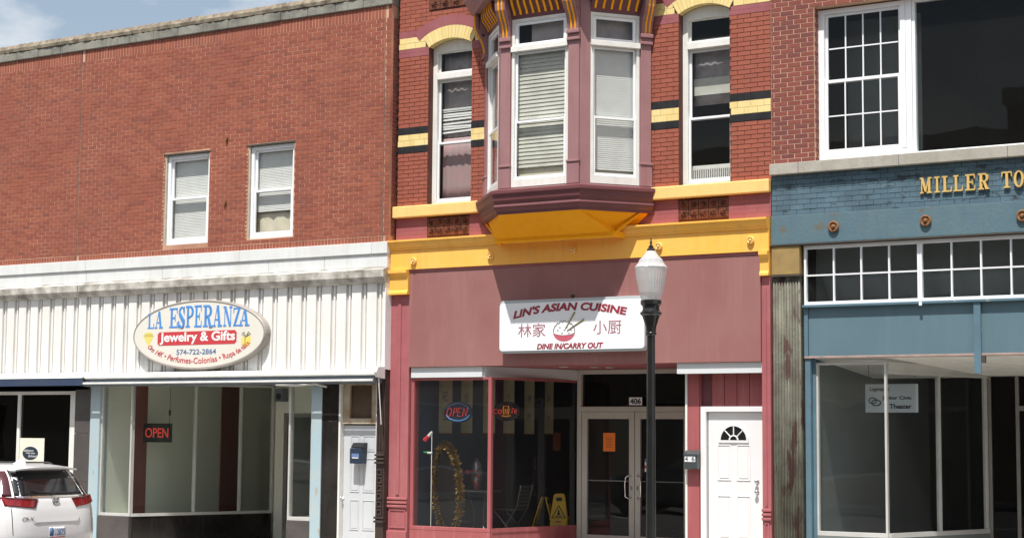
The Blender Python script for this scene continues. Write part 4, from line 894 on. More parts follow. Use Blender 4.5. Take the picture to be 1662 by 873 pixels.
# ---- restaurant shopfront
DD = 1.9
xs0 = X_(672, 740); xs1 = X_(796, 800); xsd = X_(936, 800, DD); zpb, zpt = 0.325, 2.60
hs = box('header', 'headerGrey', MB_, xp0+.02, X_(784, 605), -.03, .03, zpt+.035, zPb-.004, .003)
Ph, Qh = (X_(784, 605)+.001, .0), (xsd, DD)
Lh = math.hypot(Qh[0]-Ph[0], Qh[1]-Ph[1]); diag_box(MB(), Ph, Qh, .005, Lh-.02, -.02, .03, zpt+.035, zPb-.004).build('header', 'headerGrey', MB_)
xw0 = xp0+.004
fw_ = ring(MB(), xw0, xs1, zpb-.06, zpt+.033, 0.0, .07, .06, wb=.06, wt=.04).build('front_window', 'maroonWood', MB_, bevel=.006)
pane(fw_, xw0+.06, xs1-.06, zpb, zpt-.008, .035)
Pg, Qg = (xs1+.0, .02), (xsd, DD); Lg = math.hypot(Qg[0]-Pg[0], Qg[1]-Pg[1])
mb = MB(); diag_box(mb, Pg, Qg, .012, Lg, -.05, .02, zpb-.06, zpb); diag_box(mb, Pg, Qg, .012, Lg, -.04, .02, zpt, zpt+.033)
sw = mb.build('side_window', 'maroonWood', MB_); diag_box(MB(), Pg, Qg, .015, Lg-.03, -.012, -.007, zpb+.001, zpt-.001).build('pane', 'glass', sw)
box('stall_riser', 'maroonWood', MB_, xw0, xs1, .002, .08, ZP, zpb-.061); diag_box(MB(), Pg, Qg, .0, Lg, -.045, .012, ZP, zpb-.061).build('stall_riser', 'maroonWood', MB_)
xq = X_(1107, 800)
box('soffit', 'maroon', MB_, MX0+.16, MX1-.16, .03, DD+1.0, zPb+.002, zPb+.05)
for px in (915, 965, 990): MB().lathe([(.06, 0), (.07, .004), (.07, .012), (.001, .014)], (X_(px, 594, .6+(px-915)*.006), .6+(px-915)*.006, zPb-.013), 16).build('downlight', 'beigeJamb', MB_)
# double doors
xA = xsd+.01; xF = X_(944, 800, DD); leaf = .948
xE = xF+2*leaf+.01
mb = MB(); mb.box(xA, xF-.004, DD-.02, DD+.1, 0, zPb-.002); mb.box(xE+.004, xE+.11, DD-.02, DD+.1, 0, zPb-.002); mb.box(xF-.004, xE+.004, DD-.02, DD+.1, zPb-.07, zPb-.002); mb.box(xF-.004, xE+.004, DD-.02, DD+.1, 2.135, 2.215)
df = mb.build('door_frame', 'doorAlu', MB_, bevel=.004)
pane(df, xF-.004, xE+.004, 2.216, zPb-.071, DD+.04, 'glassDark')
box('entry_return', 'maroonWood', MB_, xE+.112, xq+.3, DD-.02, DD+.1, 0, zPb)
for i in range(2):
    a = xF+i*(leaf+.01); d_ = ring(MB(), a, a+leaf, .02, 2.13, DD, DD+.05, .095, wb=.16, wt=.11).build('entry_door', 'doorAlu', MB_, bevel=.004, label=('glass door with orange notice', 'glass door behind the lamp post')[i])
    pane(d_, a+.095, a+leaf-.095, .181, 2.019, DD+.025)
    box('push_bar', 'chrome', d_, a+.09, a+leaf-.09, DD+.055, DD+.075, 1.03, 1.045)
    hx = a+leaf-.05 if i == 0 else a+.05; s_ = -1 if i == 0 else 1
    MB().tube([(hx, DD-.001, 1.12), (hx+s_*.03, DD-.05, 1.13), (hx+s_*.075, DD-.06, 1.10), (hx+s_*.085, DD-.06, 1.0), (hx+s_*.075, DD-.06, .80), (hx+s_*.03, DD-.05, .77), (hx, DD-.001, .78)], .011, 8).build('pull_handle', 'chrome', d_, smooth=True)
    box('lock', 'chrome', d_, hx-.015, hx+.015, DD-.006, DD-.0005, .9, .97)
box('entry_floor', 'concrete', MB_, xs1-.3, xq+.02, .15, DD+.05, ZR, -.02)
# right part: maroon board siding and white door
YS = .18
xdl, xdr = X_(1138, 760, YS), X_(1243, 760, YS)
ztd = Z_(1190, 659.5, YS)
box('header', 'headerGrey', MB_, X_(1100, 600), xp1+.003, -.03, .03, zpt+.045, zPb-.004, .003)
bw = .195; x = xq
while x < xdl-.01:
    b = min(x+bw, xdl-.002); box('board', 'maroonWood', MB_, x+.004, b-.004, YS, YS+.05, 0, zPb-.002, .004); x += bw
while x < xdr+.2:
    box('board', 'maroonWood', MB_, x+.004, x+bw-.004, YS+.0, YS+.05, ztd+.002, zPb-.002, .004); x += bw
box('siding_backing', 'maroonDeep', MB_, xq+.004, xdl-.002, YS+.05, YS+.12, 0, zPb-.002); box('siding_backing', 'maroonDeep', MB_, xdl-.002, xdr+.2, YS+.05, YS+.12, ztd+.002, zPb-.002)
box('corner_trim', 'oldWhite', MB_, xq-.03, xq+.002, YS-.012, YS+.05, 0, zPb-.002); box('entry_side_wall', 'maroonWood', MB_, xq-.004, xq+.03, YS+.13, DD-.021, 0, zPb-.002)
mb = MB(); mb.box(xdl, xdl+.085, YS-.02, YS+.1, 0, ztd); mb.box(xdr, xdr+.08, YS-.02, YS+.1, 0, ztd); mb.box(xdl+.085, xdr, YS-.02, YS+.1, ztd-.075, ztd)
wfr = mb.build('door_frame', 'doorWhite', MB_, bevel=.006)
a, b = xdl+.10, xdr-.004; yd = YS+.035
wdoor = box('white_door', 'doorWhite', MB_, a, b, yd, yd+.045, .015, ztd-.079, .003, label='white panelled door with fan light')
W_ = b-a; cx = X_(1191, 690, yd); zf = Z_(1191, 714, yd); rf = .235
fl = MB(); n = 18
for i in range(n):
    t0, t1 = math.pi*i/n, math.pi*(i+1)/n
    fl.prism([(cx+rf*math.cos(t), zf+rf*math.sin(t)*1.0) for t in (t0, t1)]+[(cx+(rf-.035)*math.cos(t), zf+(rf-.035)*math.sin(t)) for t in (t1, t0)], yd-.018, yd-.0005)
fl.box(cx-rf, cx+rf, yd-.018, yd-.0005, zf-.035, zf-.0005); fl.build('fanlight_frame', 'doorWhite', wdoor, fix=True)
fp = MB().prism([(cx+(rf-.034)*math.cos(math.pi*i/18), zf+.001+(rf-.034)*math.sin(math.pi*i/18)) for i in range(19)], yd-.004, yd-.001).build('fanlight_pane', 'carGlass', wdoor, fix=True)
for t in (45, 90, 135): MB().tube([(cx+.06*math.cos(R(t)), yd-.008, zf+.06*math.sin(R(t))), (cx+(rf-.03)*math.cos(R(t)), yd-.008, zf+(rf-.03)*math.sin(R(t)))], .009, 6).build('fanlight_bar', 'doorWhite', wdoor)
MB().prism([(cx+.075*math.cos(math.pi*i/10), zf+.002+.075*math.sin(math.pi*i/10)) for i in range(11)]+[(cx+.055*math.cos(math.pi*(10-i)/10), zf+.002+.055*math.sin(math.pi*(10-i)/10)) for i in range(11)], yd-.016, yd-.005).build('fanlight_bar', 'doorWhite', wdoor, fix=True)
for c0, c1 in ((cx-.255, cx-.045), (cx+.045, cx+.255)):
    for za, zb_ in ((1.13, 1.64), (.30, .92)):
        ring(MB(), c0, c1, za, zb_, yd-.009, yd-.0005, .016).build('door_moulding', 'doorWhite', wdoor, bevel=.004); box('door_panel', 'doorWhite', wdoor, c0+.035, c1-.035, yd-.007, yd-.0005, za+.035, zb_-.035, .006)
for py, nm in ((781, 'deadbolt'), (798, 'knob')):
    kx, kz = PX(1229.5, py, yd); MB().lathe([(.03, 0), (.03, .008), (.012, .01), (.012, .03), (.028, .04), (.03, .052), (.02, .062), (.001, .064)], (kx, yd-.0005, kz), 16, 'y').build(nm, 'chrome', wdoor, smooth=True)
# restaurant interior
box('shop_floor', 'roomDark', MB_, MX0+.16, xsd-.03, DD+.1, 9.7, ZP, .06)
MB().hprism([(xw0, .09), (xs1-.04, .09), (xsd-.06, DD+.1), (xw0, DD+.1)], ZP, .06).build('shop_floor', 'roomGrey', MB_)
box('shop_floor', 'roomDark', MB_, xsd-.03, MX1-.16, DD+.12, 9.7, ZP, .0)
box('shop_wall', 'roomNavy', MB_, MX0+.155, MX0+.2, .1, 6.0, .06, zPb); box('shop_wall', 'room', MB_, MX0+.2, MX1-.16, 6.0, 6.1, ZP, 3.0); box('shop_wall', 'room', MB_, MX1-.22, MX1-.17, YS+.2, 6.0, ZP, 3.0)
box('shop_wall', 'roomNavy', MB_, MX0+.2, X_(800, 700, 3.4), 3.4, 3.45, .06, zPb)

# ================================================================== RIGHT BUILDING
YB = -.02
RB = thing('blue_front_building', 'brick building with blue painted shopfront and white framed upper windows', 'building', (-5.7, 4, ZP))
RX0, RX1 = MX1+.012, -2.0
zst = (Z_(1252, 268, YB)+Z_(1400, 256.5, YB))/2; zsb = (Z_(1252, 285.8, YB)+Z_(1662, 254.6, YB))/2
xpr = X_(1322, 150, YB); zwt = Z_(1400, 7, YB)+.04; RT_ = 9.6
wall_cells(RX0, RX1, zst, RT_, YB+.0035, YB+.34, [(xpr, -2.7, zst-.1, zwt)]).build('wall', 'mortarR', RB)
br = rows(RX0, xpr, zst+.004, zwt, .0677, .2033, .0105)
lay(RB, {'own': [b for b in br if b[3] < 8.0], 'rest': rows(RX0, RX1, zwt, RT_, .0677, .2033, .0105)+rows(-2.7, RX1, zst+.004, zwt, .0677, .2033, .0105)}, YB, .05, 'brickR', .001)
rv = MB(); k = 0; z = zst+.009
hh = (zwt-zst-.004)/round((zwt-zst-.004)/.0677)
while z < zwt-.03:
    if k % 2: rv.box(xpr-.02, xpr+.004, YB+.055, YB+.115, z, z+hh-.0105)
    else: rv.box(xpr-.02, xpr+.004, YB+.02, YB+.06, z, z+hh-.0105); rv.box(xpr-.02, xpr+.004, YB+.07, YB+.16, z, z+hh-.0105)
    z += hh; k += 1
tag(rv.build('reveal_bricks', 'brickR', RB), kind='stuff')
ssx = [RX0+.0, X_(1299, 275, YB), X_(1462, 260, YB), X_(1638, 250, YB), -4.0, RX1]
for a, b in zip(ssx[:-1], ssx[1:]): box('stone_sill', 'stoneSill', RB, a+.002, b-.002, YB-.09, YB+.3, zsb, zst-.001, .006)
# upper windows
yw = YB+.14; xm0, xm1 = X_(1462, 130, yw), X_(1480, 130, yw); xf0 = xpr+.006
zws = zst+.004; zmr = Z_(1400, 128, yw)
w = ring(MB(), xf0, xm1, zws, zwt-.02, yw, yw+.10, .085, wb=.11, wt=.06)
w = w.build('grid_window', 'vinyl', RB, bevel=.005, label='white sash window with grid of small panes')
aa, bb = xf0+.087, xm0-.0; box('mullion_post', 'vinyl', w, xm0, xm1-.087, yw-.004, yw+.09, zws+.112, zwt-.081)
ring(MB(), aa, bb-.002, zmr-.02, zwt-.082, yw+.05, yw+.08, .04).build('sash', 'vinyl', w, bevel=.003); ring(MB(), aa, bb-.002, zws+.112, zmr+.03, yw+.015, yw+.045, .045, wb=.06).build('sash', 'vinyl', w, bevel=.003)
for (za, zb_, yy) in ((zmr+.02, zwt-.122, yw+.06), (zws+.172, zmr-.015, yw+.026)):
    ga, gb = aa+.042, bb-.044
    for i in range(4):
        for j in range(2): pane(w, ga+(gb-ga)*i/4+.009, ga+(gb-ga)*(i+1)/4-.009, za+(zb_-za)*j/2+.009, za+(zb_-za)*(j+1)/2-.009, yy, 'glassUp')
    for i in range(1, 4): box('muntin', 'vinyl', w, ga+(gb-ga)*i/4-.0088, ga+(gb-ga)*i/4+.0088, yy-.008, yy+.012, za, zb_)
    for i in range(4): box('muntin', 'vinyl', w, ga+(gb-ga)*i/4+.009, ga+(gb-ga)*(i+1)/4-.009, yy-.007, yy+.011, (za+zb_)/2-.0088, (za+zb_)/2+.0088)
box('added_grey_board', 'roomGrey', RB, xpr+.1, xm0, yw+.9, yw+.92, zws, zwt); pw_ = ring(MB(), xm1+.003, -2.72, zws, zwt-.02, yw+.01, yw+.1, .045, wb=.05).build('picture_window', 'vinyl', RB, bevel=.005, label='large dark picture window'); pane(pw_, xm1+.048, -2.765, zws+.05, zwt-.065, yw+.05, 'glassUp')  # grey board added behind the grid window so its dark panes look lighter
# blue painted brick fascia, blue iron beam, roundels
zbm = (Z_(1252, 350, YB)+Z_(1440, 339.5, YB)+Z_(1662, 327, YB))/3; zbb = (Z_(1307, 396, YB)+Z_(1662, 379, YB))/2
wall_cells(RX0, RX1, zbb, zsb-.001, YB+.008, YB+.3, []).build('fascia_backing', 'mortarBlue', RB)
lay(RB, {'own': rows(RX0, RX1, zbm, zsb-.002, .0677, .2033, .006), 'rest': []}, YB, .05, 'brickBlue', .003)
box('beam', 'blueMetal', RB, RX0, RX1, YB-.035, YB+.0075, zbb+.012, zbm-.004, .006); box('beam_lip', 'darkTrim', RB, RX0-.02, RX1, YB-.05, YB+.1, zbb-.006, zbb+.010, .003)
for px, py in ((1353.5, 368), (1503, 358.5), (1660, 350.5)): roundel(RB, px, py, YB-.036, .078, 'rust')
roundel(RB, 1830, 342, YB-.036, .078, 'rust')
# raised letters
for ch, a, b in (('M', 245, 332), ('I', 346, 398), ('L', 410, 486), ('L', 494, 567), ('E', 583, 661), ('R', 678, 762), ('T', 853, 932), ('O', 944, 1022)):
    pa, pb = 1440+a/4.595, 1440+b/4.595; yb_ = 314.5-(pa-1493.3)*.0665; x0, x1 = X_(pa, yb_, YB-.03), X_(pb, yb_, YB-.03); z0 = Z_(1493.3, 314.5, YB-.03); z1 = Z_(1493.3, 288.8, YB-.03)
    slab_letter('letter', ch, 'goldLetter', RB, fit(x0, x1, z0, z1), YB-.032, YB-.004)
# fluted iron pilaster with ochre capital
xk0, xk1 = RX0+.002, X_(1300, 600, YB)
box('capital', 'ochre', RB, xk0, xk1, YB-.03, YB+.2, Z_(1276, 446, YB), zbb-.01, .006)
zk = Z_(1276, 446, YB); box('capital_lip', 'darkTrim', RB, xk0-.008, xk1+.012, YB-.04, YB+.2, zk-.025, zk-.001)
pk = box('iron_pilaster', 'ironPeel', RB, xk0, xk1, YB+.012, YB+.25, ZR, zk-.026)
nf = 10
for i in range(nf):
    a = xk0+(xk1-xk0)*i/nf; MB().tube([(a+(xk1-xk0)/nf*.5, YB+.012, ZP), (a+(xk1-xk0)/nf*.5, YB+.012, zk-.07)], (xk1-xk0)/nf*.40, 8).build('reed', 'ironPeel', pk, smooth=True)
# transom windows
xt0 = X_(1303, 440, YB); zt1, zt0 = zbb-.012, (Z_(1304.8, 494.4, YB)+Z_(1662, 483.7, YB))/2
xt4 = [X_(1303, 440, YB), X_(1491, 440, YB)]; wid = xt4[1]-xt4[0]
k = 0; x = xt0
tw = MB()
while x < RX1-.3:
    x1 = min(x+wid, RX1)
    f = ring(MB(), x, x1-.0015, zt0, zt1, YB+.04, YB+.11, .032, wb=.045, wt=.05).build('transom_window', 'vinyl', RB, bevel=.004)
    a, b, c, d = x+.034, x1-.035, zt0+.046, zt1-.051
    for i in range(4):
        for j in range(2): pane(f, a+(b-a)*i/4+(.011 if i else 0), a+(b-a)*(i+1)/4-(.011 if i < 3 else 0), c+(d-c)*j/2+(.01 if j else 0), c+(d-c)*(j+1)/2-(.01 if not j else 0), YB+.08, 'glassUp')
    for i in range(1, 4): box('muntin', 'vinyl', f, a+(b-a)*i/4-.0108, a+(b-a)*i/4+.0108, YB+.055, YB+.10, c, d)
    for i in range(4): box('muntin', 'vinyl', f, a+(b-a)*i/4+(.011 if i else 0), a+(b-a)*(i+1)/4-(.011 if i < 3 else 0), YB+.057, YB+.098, (c+d)/2-.0098, (c+d)/2+.0098)
    x = x1
box('transom_liner', 'roomGrey', RB, xt0, RX1, YB+.5, YB+.52, zPb, zbb+.1); curtain(RB, xt0+.1, RX1-.2, zt0+.02, zt0+.48, YB+.40, 'roomGrey', 14, .035, 'added_grey_drape', .3); box('transom_liner', 'roomDark', RB, xt0, RX1, YB+.12, YB+.5, zbb-.01, zbb+.03)  # grey drape added and liner kept grey to lighten the transom panes
# blue boards
zpn = (Z_(1307, 580.6, YB)+Z_(1662, 576, YB))/2
box('drip_ledge', 'blueWood', RB, xt0-.01, RX1, YB-.02, YB+.12, zt0-.035, zt0-.001, .004)
xbt = X_(1586, 540, YB)
for a, b in ((xt0+.06, xbt-.05), (xbt+.05, xbt+2.3), (xbt+2.4, RX1)): box('panel', 'bluePanel', RB, a, b, YB+.05, YB+.1, zpn+.03, zt0-.036)
box('bottom_trim', 'pinkTrim', RB, xt0, RX1, YB+.03, YB+.12, zpn, zpn+.029, .003)
box('jamb_board', 'blueWood', RB, xt0, xt0+.055, YB+.03, YB+.12, zpn+.03, zt0-.036); box('jamb_board', 'blueWood', RB, xbt-.048, xbt+.048, YB+.03, YB+.115, zpn-.0, zt0-.036) if False else None
zhb = Z_(1587, 606, YB); box('hanging_batten', 'blueWood', RB, xbt-.046, xbt+.046, YB-.0, YB+.028, zhb, zt0-.036, .004); box('batten_backing', 'blueWood', RB, xbt-.049, xbt+.049, YB+.05, YB+.1, zpn+.03, zt0-.036)
box('hook', 'darkTrim', RB, xbt+.05, xbt+.10, YB+.0, YB+.05, zpn-.10, zpn-.002)
hx, hz = PX(1495, 491, YB); box('small_lock', 'vinyl', RB, hx-.02, hx+.02, YB-.035, YB-.0205, hz-.04, hz+.01)
# recessed shopfront
yo = .12; xj = X_(1325, 700, yo); xmu = X_(1440, 750, yo); zsl = Z_(1400, 865, yo); zgh = zpn-.06
box('jamb', 'blueWood', RB, xt0, xj-.045, YB+.05, yo+.12, ZP, zpn-.001, .004); box('jamb', 'blueWood', RB, xj-.043, xj, yo-.01, yo+.12, ZP, zpn-.001, .003)
f = ring(MB(), xj+.002, xmu, zsl-.05, zgh, yo, yo+.07, .03, wb=.06).build('display_window', 'aluminium', RB, bevel=.003); pane(f, xj+.033, xmu-.03, zsl+.01, zgh-.03, yo+.035, 'glass')
Pr, Qr = (xmu, yo+.02), (X_(1603, 800, 2.3), 2.3); Lr = math.hypot(Qr[0]-Pr[0], Qr[1]-Pr[1])
mb = MB()
for s in (Lr*.5, Lr*.985): diag_box(mb, Pr, Qr, s-.02, s+.02, -.03, .03, zsl+.01, zgh-.16)
diag_box(mb, Pr, Qr, .02, Lr, -.035, .035, zsl-.05, zsl+.01); diag_box(mb, Pr, Qr, .02, Lr, -.035, .035, zgh-.16, zgh-.13); diag_box(mb, Pr, Qr, .02, Lr, -.02, .02, zgh-.129, zgh+.0)
f = mb.build('display_window', 'aluminium', RB)
for a, b in ((.03, Lr*.5-.021), (Lr*.5+.021, Lr*.985-.021)): diag_box(MB(), Pr, Qr, a, b, -.004, .004, zsl+.011, zgh-.161).build('pane', 'glass', f)
box('stall_riser', 'roomGrey', RB, xj, xmu, yo+.002, yo+.06, ZP, zsl-.051); diag_box(MB(), Pr, Qr, .0, Lr, -.03, .03, ZP, zsl-.051).build('stall_riser', 'roomGrey', RB)
MB().hprism([(Pr[0]-.02, yo), (RX1-.1, yo), (RX1-.1, 2.5), (Qr[0]-.02, 2.5)], zpn+.0, zpn+.028).build('soffit', 'oldWhite', RB) if False else MB().add([(x_, y_, z_) for x_ in (xj, RX1) for y_, z_ in ((YB+.125, zpn-.004), (YB+.125, zpn+.03), (2.46, zpn+.03), (2.46, zpn-.20))], [(0, 1, 2, 3), (7, 6, 5, 4), (0, 4, 5, 1), (1, 5, 6, 2), (2, 6, 7, 3), (3, 7, 4, 0)]).build('soffit', 'oldWhite', RB, fix=True)
bw_ = MB(); xe = Qr[0]
for a in (xe+.02, xe+.42, xe+1.4): bw_.box(a, a+.05, 2.3, 2.36, 0, zgh-.10)
bw_.box(xe+.47, xe+1.4, 2.3, 2.36, 2.15, 2.22); bw_ = bw_.build('entry_front', 'alumDark', RB); pane(bw_, xe+.07, xe+.42, .0, zgh-.1, 2.33, 'glassDark'); pane(bw_, xe+.47, xe+1.4, .02, 2.15, 2.33, 'glassDark'); pane(bw_, xe+.47, xe+1.4, 2.22, zgh-.1, 2.33, 'glassDark')
box('entry_wall', 'roomGrey', RB, xe+1.45, RX1, 2.3, 2.4, ZP, zgh-.1); box('entry_floor', 'concrete', RB, xmu-.1, RX1, .3, 2.3, ZR, ZP+.02)
box('shop_side_wall', 'roomGrey', RB, xt0+.0, xj+.004, yo+.13, 6, ZP, 3.0); box('shop_back_wall', 'roomDark', RB, xj-.03, RX1, 6, 6.1, ZP, 3.2); box('shop_floor', 'roomDark', RB, xj-.03, RX1, 2.42, 6, ZP, .05)
MB().hprism([(xj-.03, yo+.08), (xmu-.04, yo+.08), (Qr[0]-.05, 2.3), (Qr[0]-.05, 2.41), (xj-.03, 2.41)], .2, .24).build('display_floor', 'roomGrey', RB)
box('shop_ceiling', 'room', RB, xj-.03, RX1, 2.52, 6, zpn, zpn+.05); box('upper_floor', 'room', RB, RX0+.1, RX1, YB+.36, 9.7, 3.2, 3.4) if False else box('upper_floor', 'room', RB, RX0+.16, RX1-.01, YB+.54, 9.7, zbb+.15, zbb+.3)
box('side_wall', 'room', RB, RX0, RX0+.15, YB+.35, 9.8, ZP, RT_-.2); box('side_wall', 'room', RB, RX1-.15, RX1, YB+.35, 9.8, ZP, RT_-.2) ; box('back_wall', 'room', RB, RX0+.15, RX1-.15, 9.6, 9.8, ZP, RT_-.2); box('roof', 'roofTar', RB, RX0, RX1, YB+.35, 9.8, RT_-.19, RT_-.05)

# ================================================================== SIGNS AND AWNINGS ON THE LEFT BUILDING
def fpx(px0, px1, pyb, pyt, y, pm=None):
    pm = (px0+px1)/2 if pm is None else pm
    return fit(X_(px0, pyb, y), X_(px1, pyb, y), Z_(pm, pyb, y), Z_(pm, pyt, y))
yo_ = YR-.14
ex = (X_(216, 545, yo_)+X_(429.5, 540, yo_))/2; ea = (X_(429.5, 540, yo_)-X_(216, 545, yo_))/2
ezt, ezb = Z_(316, 488, yo_), Z_(322, 598.5, yo_); ez = (ezt+ezb)/2; eb = (ezt-ezb)/2
OS = thing('oval_sign', 'oval cream shop sign with blue LA ESPERANZA lettering on the white ribbed band', 'sign', (ex, YR, ez-eb))
N = 64
def ell(a, b, n=N): return [(ex+a*math.cos(2*math.pi*i/n), ez+b*math.sin(2*math.pi*i/n)) for i in range(n)]
rim = MB(); prof = [(1.0, YR-.002), (1.0, YR-.08), (.995, yo_+.02), (.975, yo_), (.95, yo_+.004)]
for i in range(N):
    t = 2*math.pi*i/N
    for f, y in prof:
        o = (f-1)*.9; rim.v.append((ex+(ea+o)*math.cos(t)*1.0+.02*math.cos(t), y, ez+(eb+o)*math.sin(t)+.02*math.sin(t)))
k = len(prof)
for i in range(N):
    for j in range(k-1): a, b = i*k+j, ((i+1) % N)*k+j; rim.f.append((a, b, b+1, a+1))
rim.f.append(tuple(i*k for i in range(N)))
rim.build('rim', 'signRim', OS, smooth=False, fix=True)
MB().prism(ell(ea-.022, eb-.022), yo_+.006, yo_+.02).build('face', 'signCream', OS, fix=True)
yt = yo_+.004
def zo(px, py): return 200+px*.17184, 470+py*.17184     # zoomed crop -> photograph pixel
letters = [('L', 230, 292), ('A', 296, 374), ('E', 434, 516), ('S', 518, 586), ('P', 588, 668), ('E', 670, 742), ('R', 752, 842), ('A', 843, 932), ('N', 944, 1026), ('Z', 1034, 1112), ('A', 1096, 1192)]
for ch, a, b in letters:
    u = ((a+b)/2-711)/480; bot = 370-28*((a+b)/2-230)/960; top = 148+68*u*u+ (-1)*(22*u)
    p0, p1 = zo(a, bot), zo(b, bot); t = zo(a, top)
    slab_letter('letter', ch, 'inkBlue', OS, fit(X_(p0[0], p0[1], yt), X_(p1[0], p1[1], yt), Z_(p0[0], p0[1], yt), Z_(p0[0], t[1], yt)), yt-.001, yt+.003)
p0, p1 = zo(325, 465), zo(1070, 445); ra, rb = X_(*p0, yt), X_(*p1, yt); rz0, rz1 = Z_(*zo(697, 519), yt), Z_(*zo(697, 391), yt); c_ = .03
MB().prism([(ra+c_, rz0), (rb-c_, rz0), (rb-c_, rz0+c_*.6), (rb, rz0+c_), (rb, rz1-c_), (rb-c_, rz1-c_*.6), (rb-c_, rz1), (ra+c_, rz1), (ra+c_, rz1-c_*.6), (ra, rz1-c_), (ra, rz0+c_), (ra+c_, rz0+c_*.6)], yt-.001, yt+.003).build('red_banner', 'inkRed', OS, fix=True)
text('lettering', 'Jewelry & Gifts', 'inkWhite', OS, fpx(zo(345, 0)[0], zo(1055, 0)[0], zo(0, 512)[1], zo(0, 396)[1], yt), yt-.003, offset=.028)
text('lettering', '574-722-2864', 'inkSlate', OS, fpx(zo(502, 0)[0], zo(876, 0)[0], zo(0, 610)[1], zo(0, 560)[1], yt), yt-.001, offset=.012)
def arcmap(u, v):
    t = R(203+138*u); A_, B_ = ea*.77, eb*.665; h = .135
    px_, pz_ = ex+(A_+h*(v-1)*-1.0)*math.cos(t), ez+(B_+h*(1-v))*math.sin(t)
    return px_, pz_
text('lettering', 'Oro 14K \u2022 Perfumes-Colonias \u2022 Ropa de ni\u00f1os', 'inkRed', OS, arcmap, yt-.001, offset=.006)
# diamond and gift pictures
dx_, dz_ = PX(*zo(240, 440), yt)
MB().prism([(dx_-.115, dz_+.0), (dx_-.07, dz_+.07), (dx_+.07, dz_+.07), (dx_+.115, dz_+.0), (dx_, dz_-.19)], yt, yt+.002).build('diamond_picture', 'inkYellow', OS, fix=True)
for a in ((-.115, -.005, .115, .003), (-.1, .025, .1, .033)): box('diamond_line', 'inkOlive', OS, dx_+a[0], dx_+a[2], yt-.001, yt-.0003, dz_+a[1], dz_+a[3])
gx_, gz_ = PX(*zo(1160, 470), yt); MB().prism([(gx_-.10, gz_-.09), (gx_-.02, gz_-.13), (gx_+.10, gz_-.08), (gx_+.10, gz_+.06), (gx_-.1, gz_+.04)], yt, yt+.002).build('gift_picture', 'inkYellow', OS, fix=True)
for s_ in (-1, 1): MB().tube([(gx_, yt-.001, gz_+.05), (gx_+s_*.05, yt-.001, gz_+.13), (gx_+s_*.09, yt-.001, gz_+.10), (gx_, yt-.001, gz_+.05)], .007, 5).build('bow', 'inkOlive', OS)
MB().tube([(gx_-.02, yt-.001, gz_+.04), (gx_-.02, yt-.001, gz_-.12)], .007, 5).build('bow', 'inkOlive', OS)

# retracted awning over the jewellery shop
xa0, xa1 = X_(129, 620, YL-.25), X_(609, 612, YL-.25)
AW = thing('retracted_awning', 'retracted white awning cassette with folded arms under the white ribbed band', 'awning', (xa0, YL, 2.5))
extr('cassette', 'awnWhite', AW, xa0, xa1, [(YR+.03, 2.785), (YL-.20, 2.775), (YL-.27, 2.745), (YL-.275, 2.685), (YL-.25, 2.668), (YR+.03, 2.668)])
extr('roller', 'awnDark', AW, xa0+.02, xa1-.02, [(YL-.24, 2.665), (YL-.25, 2.62), (YL-.22, 2.56), (YL-.12, 2.54), (YL-.0, 2.56), (YR+.04, 2.60), (YR+.04, 2.665)])
box('front_bar', 'awnWhite', AW, xa0-.02, xa1-.03, YL-.29, YL-.255, 2.575, 2.61, .008)
extr('end_cap', 'awnWhite', AW, xa1+.002, xa1+.05, [(YR+.0, 2.81), (YL-.24, 2.80), (YL-.29, 2.72), (YL-.25, 2.64), (YR+.0, 2.62)])
q0, q1 = X_(448, 625, YL-.2), X_(516, 622, YL-.2)
MB().tube([(q0, YL-.2, 2.535), ((q0+q1)/2, YL-.22, 2.52), (q1, YL-.18, 2.55)], .018, 8).build('arm', 'aluminium', AW); MB().tube([(q1-.1, YL-.2, 2.56), (q1+.12, YL-.12, 2.50)], .02, 8).build('arm', 'aluminium', AW)
MB().tube([(xa1+.03, YL-.2, 2.66), (xa1+.04, YL-.2, 2.5), (xa1+.035, YL-.12, 1.9)], .008, 6).build('crank_rod', 'oldWhite', AW)
xv1 = X_(126, 620, YL-.4)
AV = thing('awning', 'folded navy and white awning over the far left shop window', 'awning', (xv1-2, YL, 2.5))
extr('top_sheet', 'awnWhite', AV, LX0+.5, xv1, [(YR-.002, 2.80), (YL-.29, 2.715), (YL-.30, 2.69), (YR-.002, 2.735)])
extr('valance', 'navyCloth', AV, LX0+.5, xv1+.01, [(YR-.004, 2.733), (YL-.295, 2.687), (YL-.29, 2.56), (YL-.27, 2.555), (YL-.25, 2.62), (YR-.004, 2.69)])
MB().add([(xv1+.011, YR-.004, 2.79), (xv1+.011, YL-.28, 2.70), (xv1+.011, YL-.275, 2.565), (xv1+.011, YR-.004, 2.60), (xv1+.03, YR-.004, 2.79), (xv1+.03, YL-.28, 2.70), (xv1+.03, YL-.275, 2.565), (xv1+.03, YR-.004, 2.60)],
         [(0, 1, 2, 3), (7, 6, 5, 4), (0, 4, 5, 1), (1, 5, 6, 2), (2, 6, 7, 3), (3, 7, 4, 0)]).build('end_flap', 'brownIron', AV, fix=True)
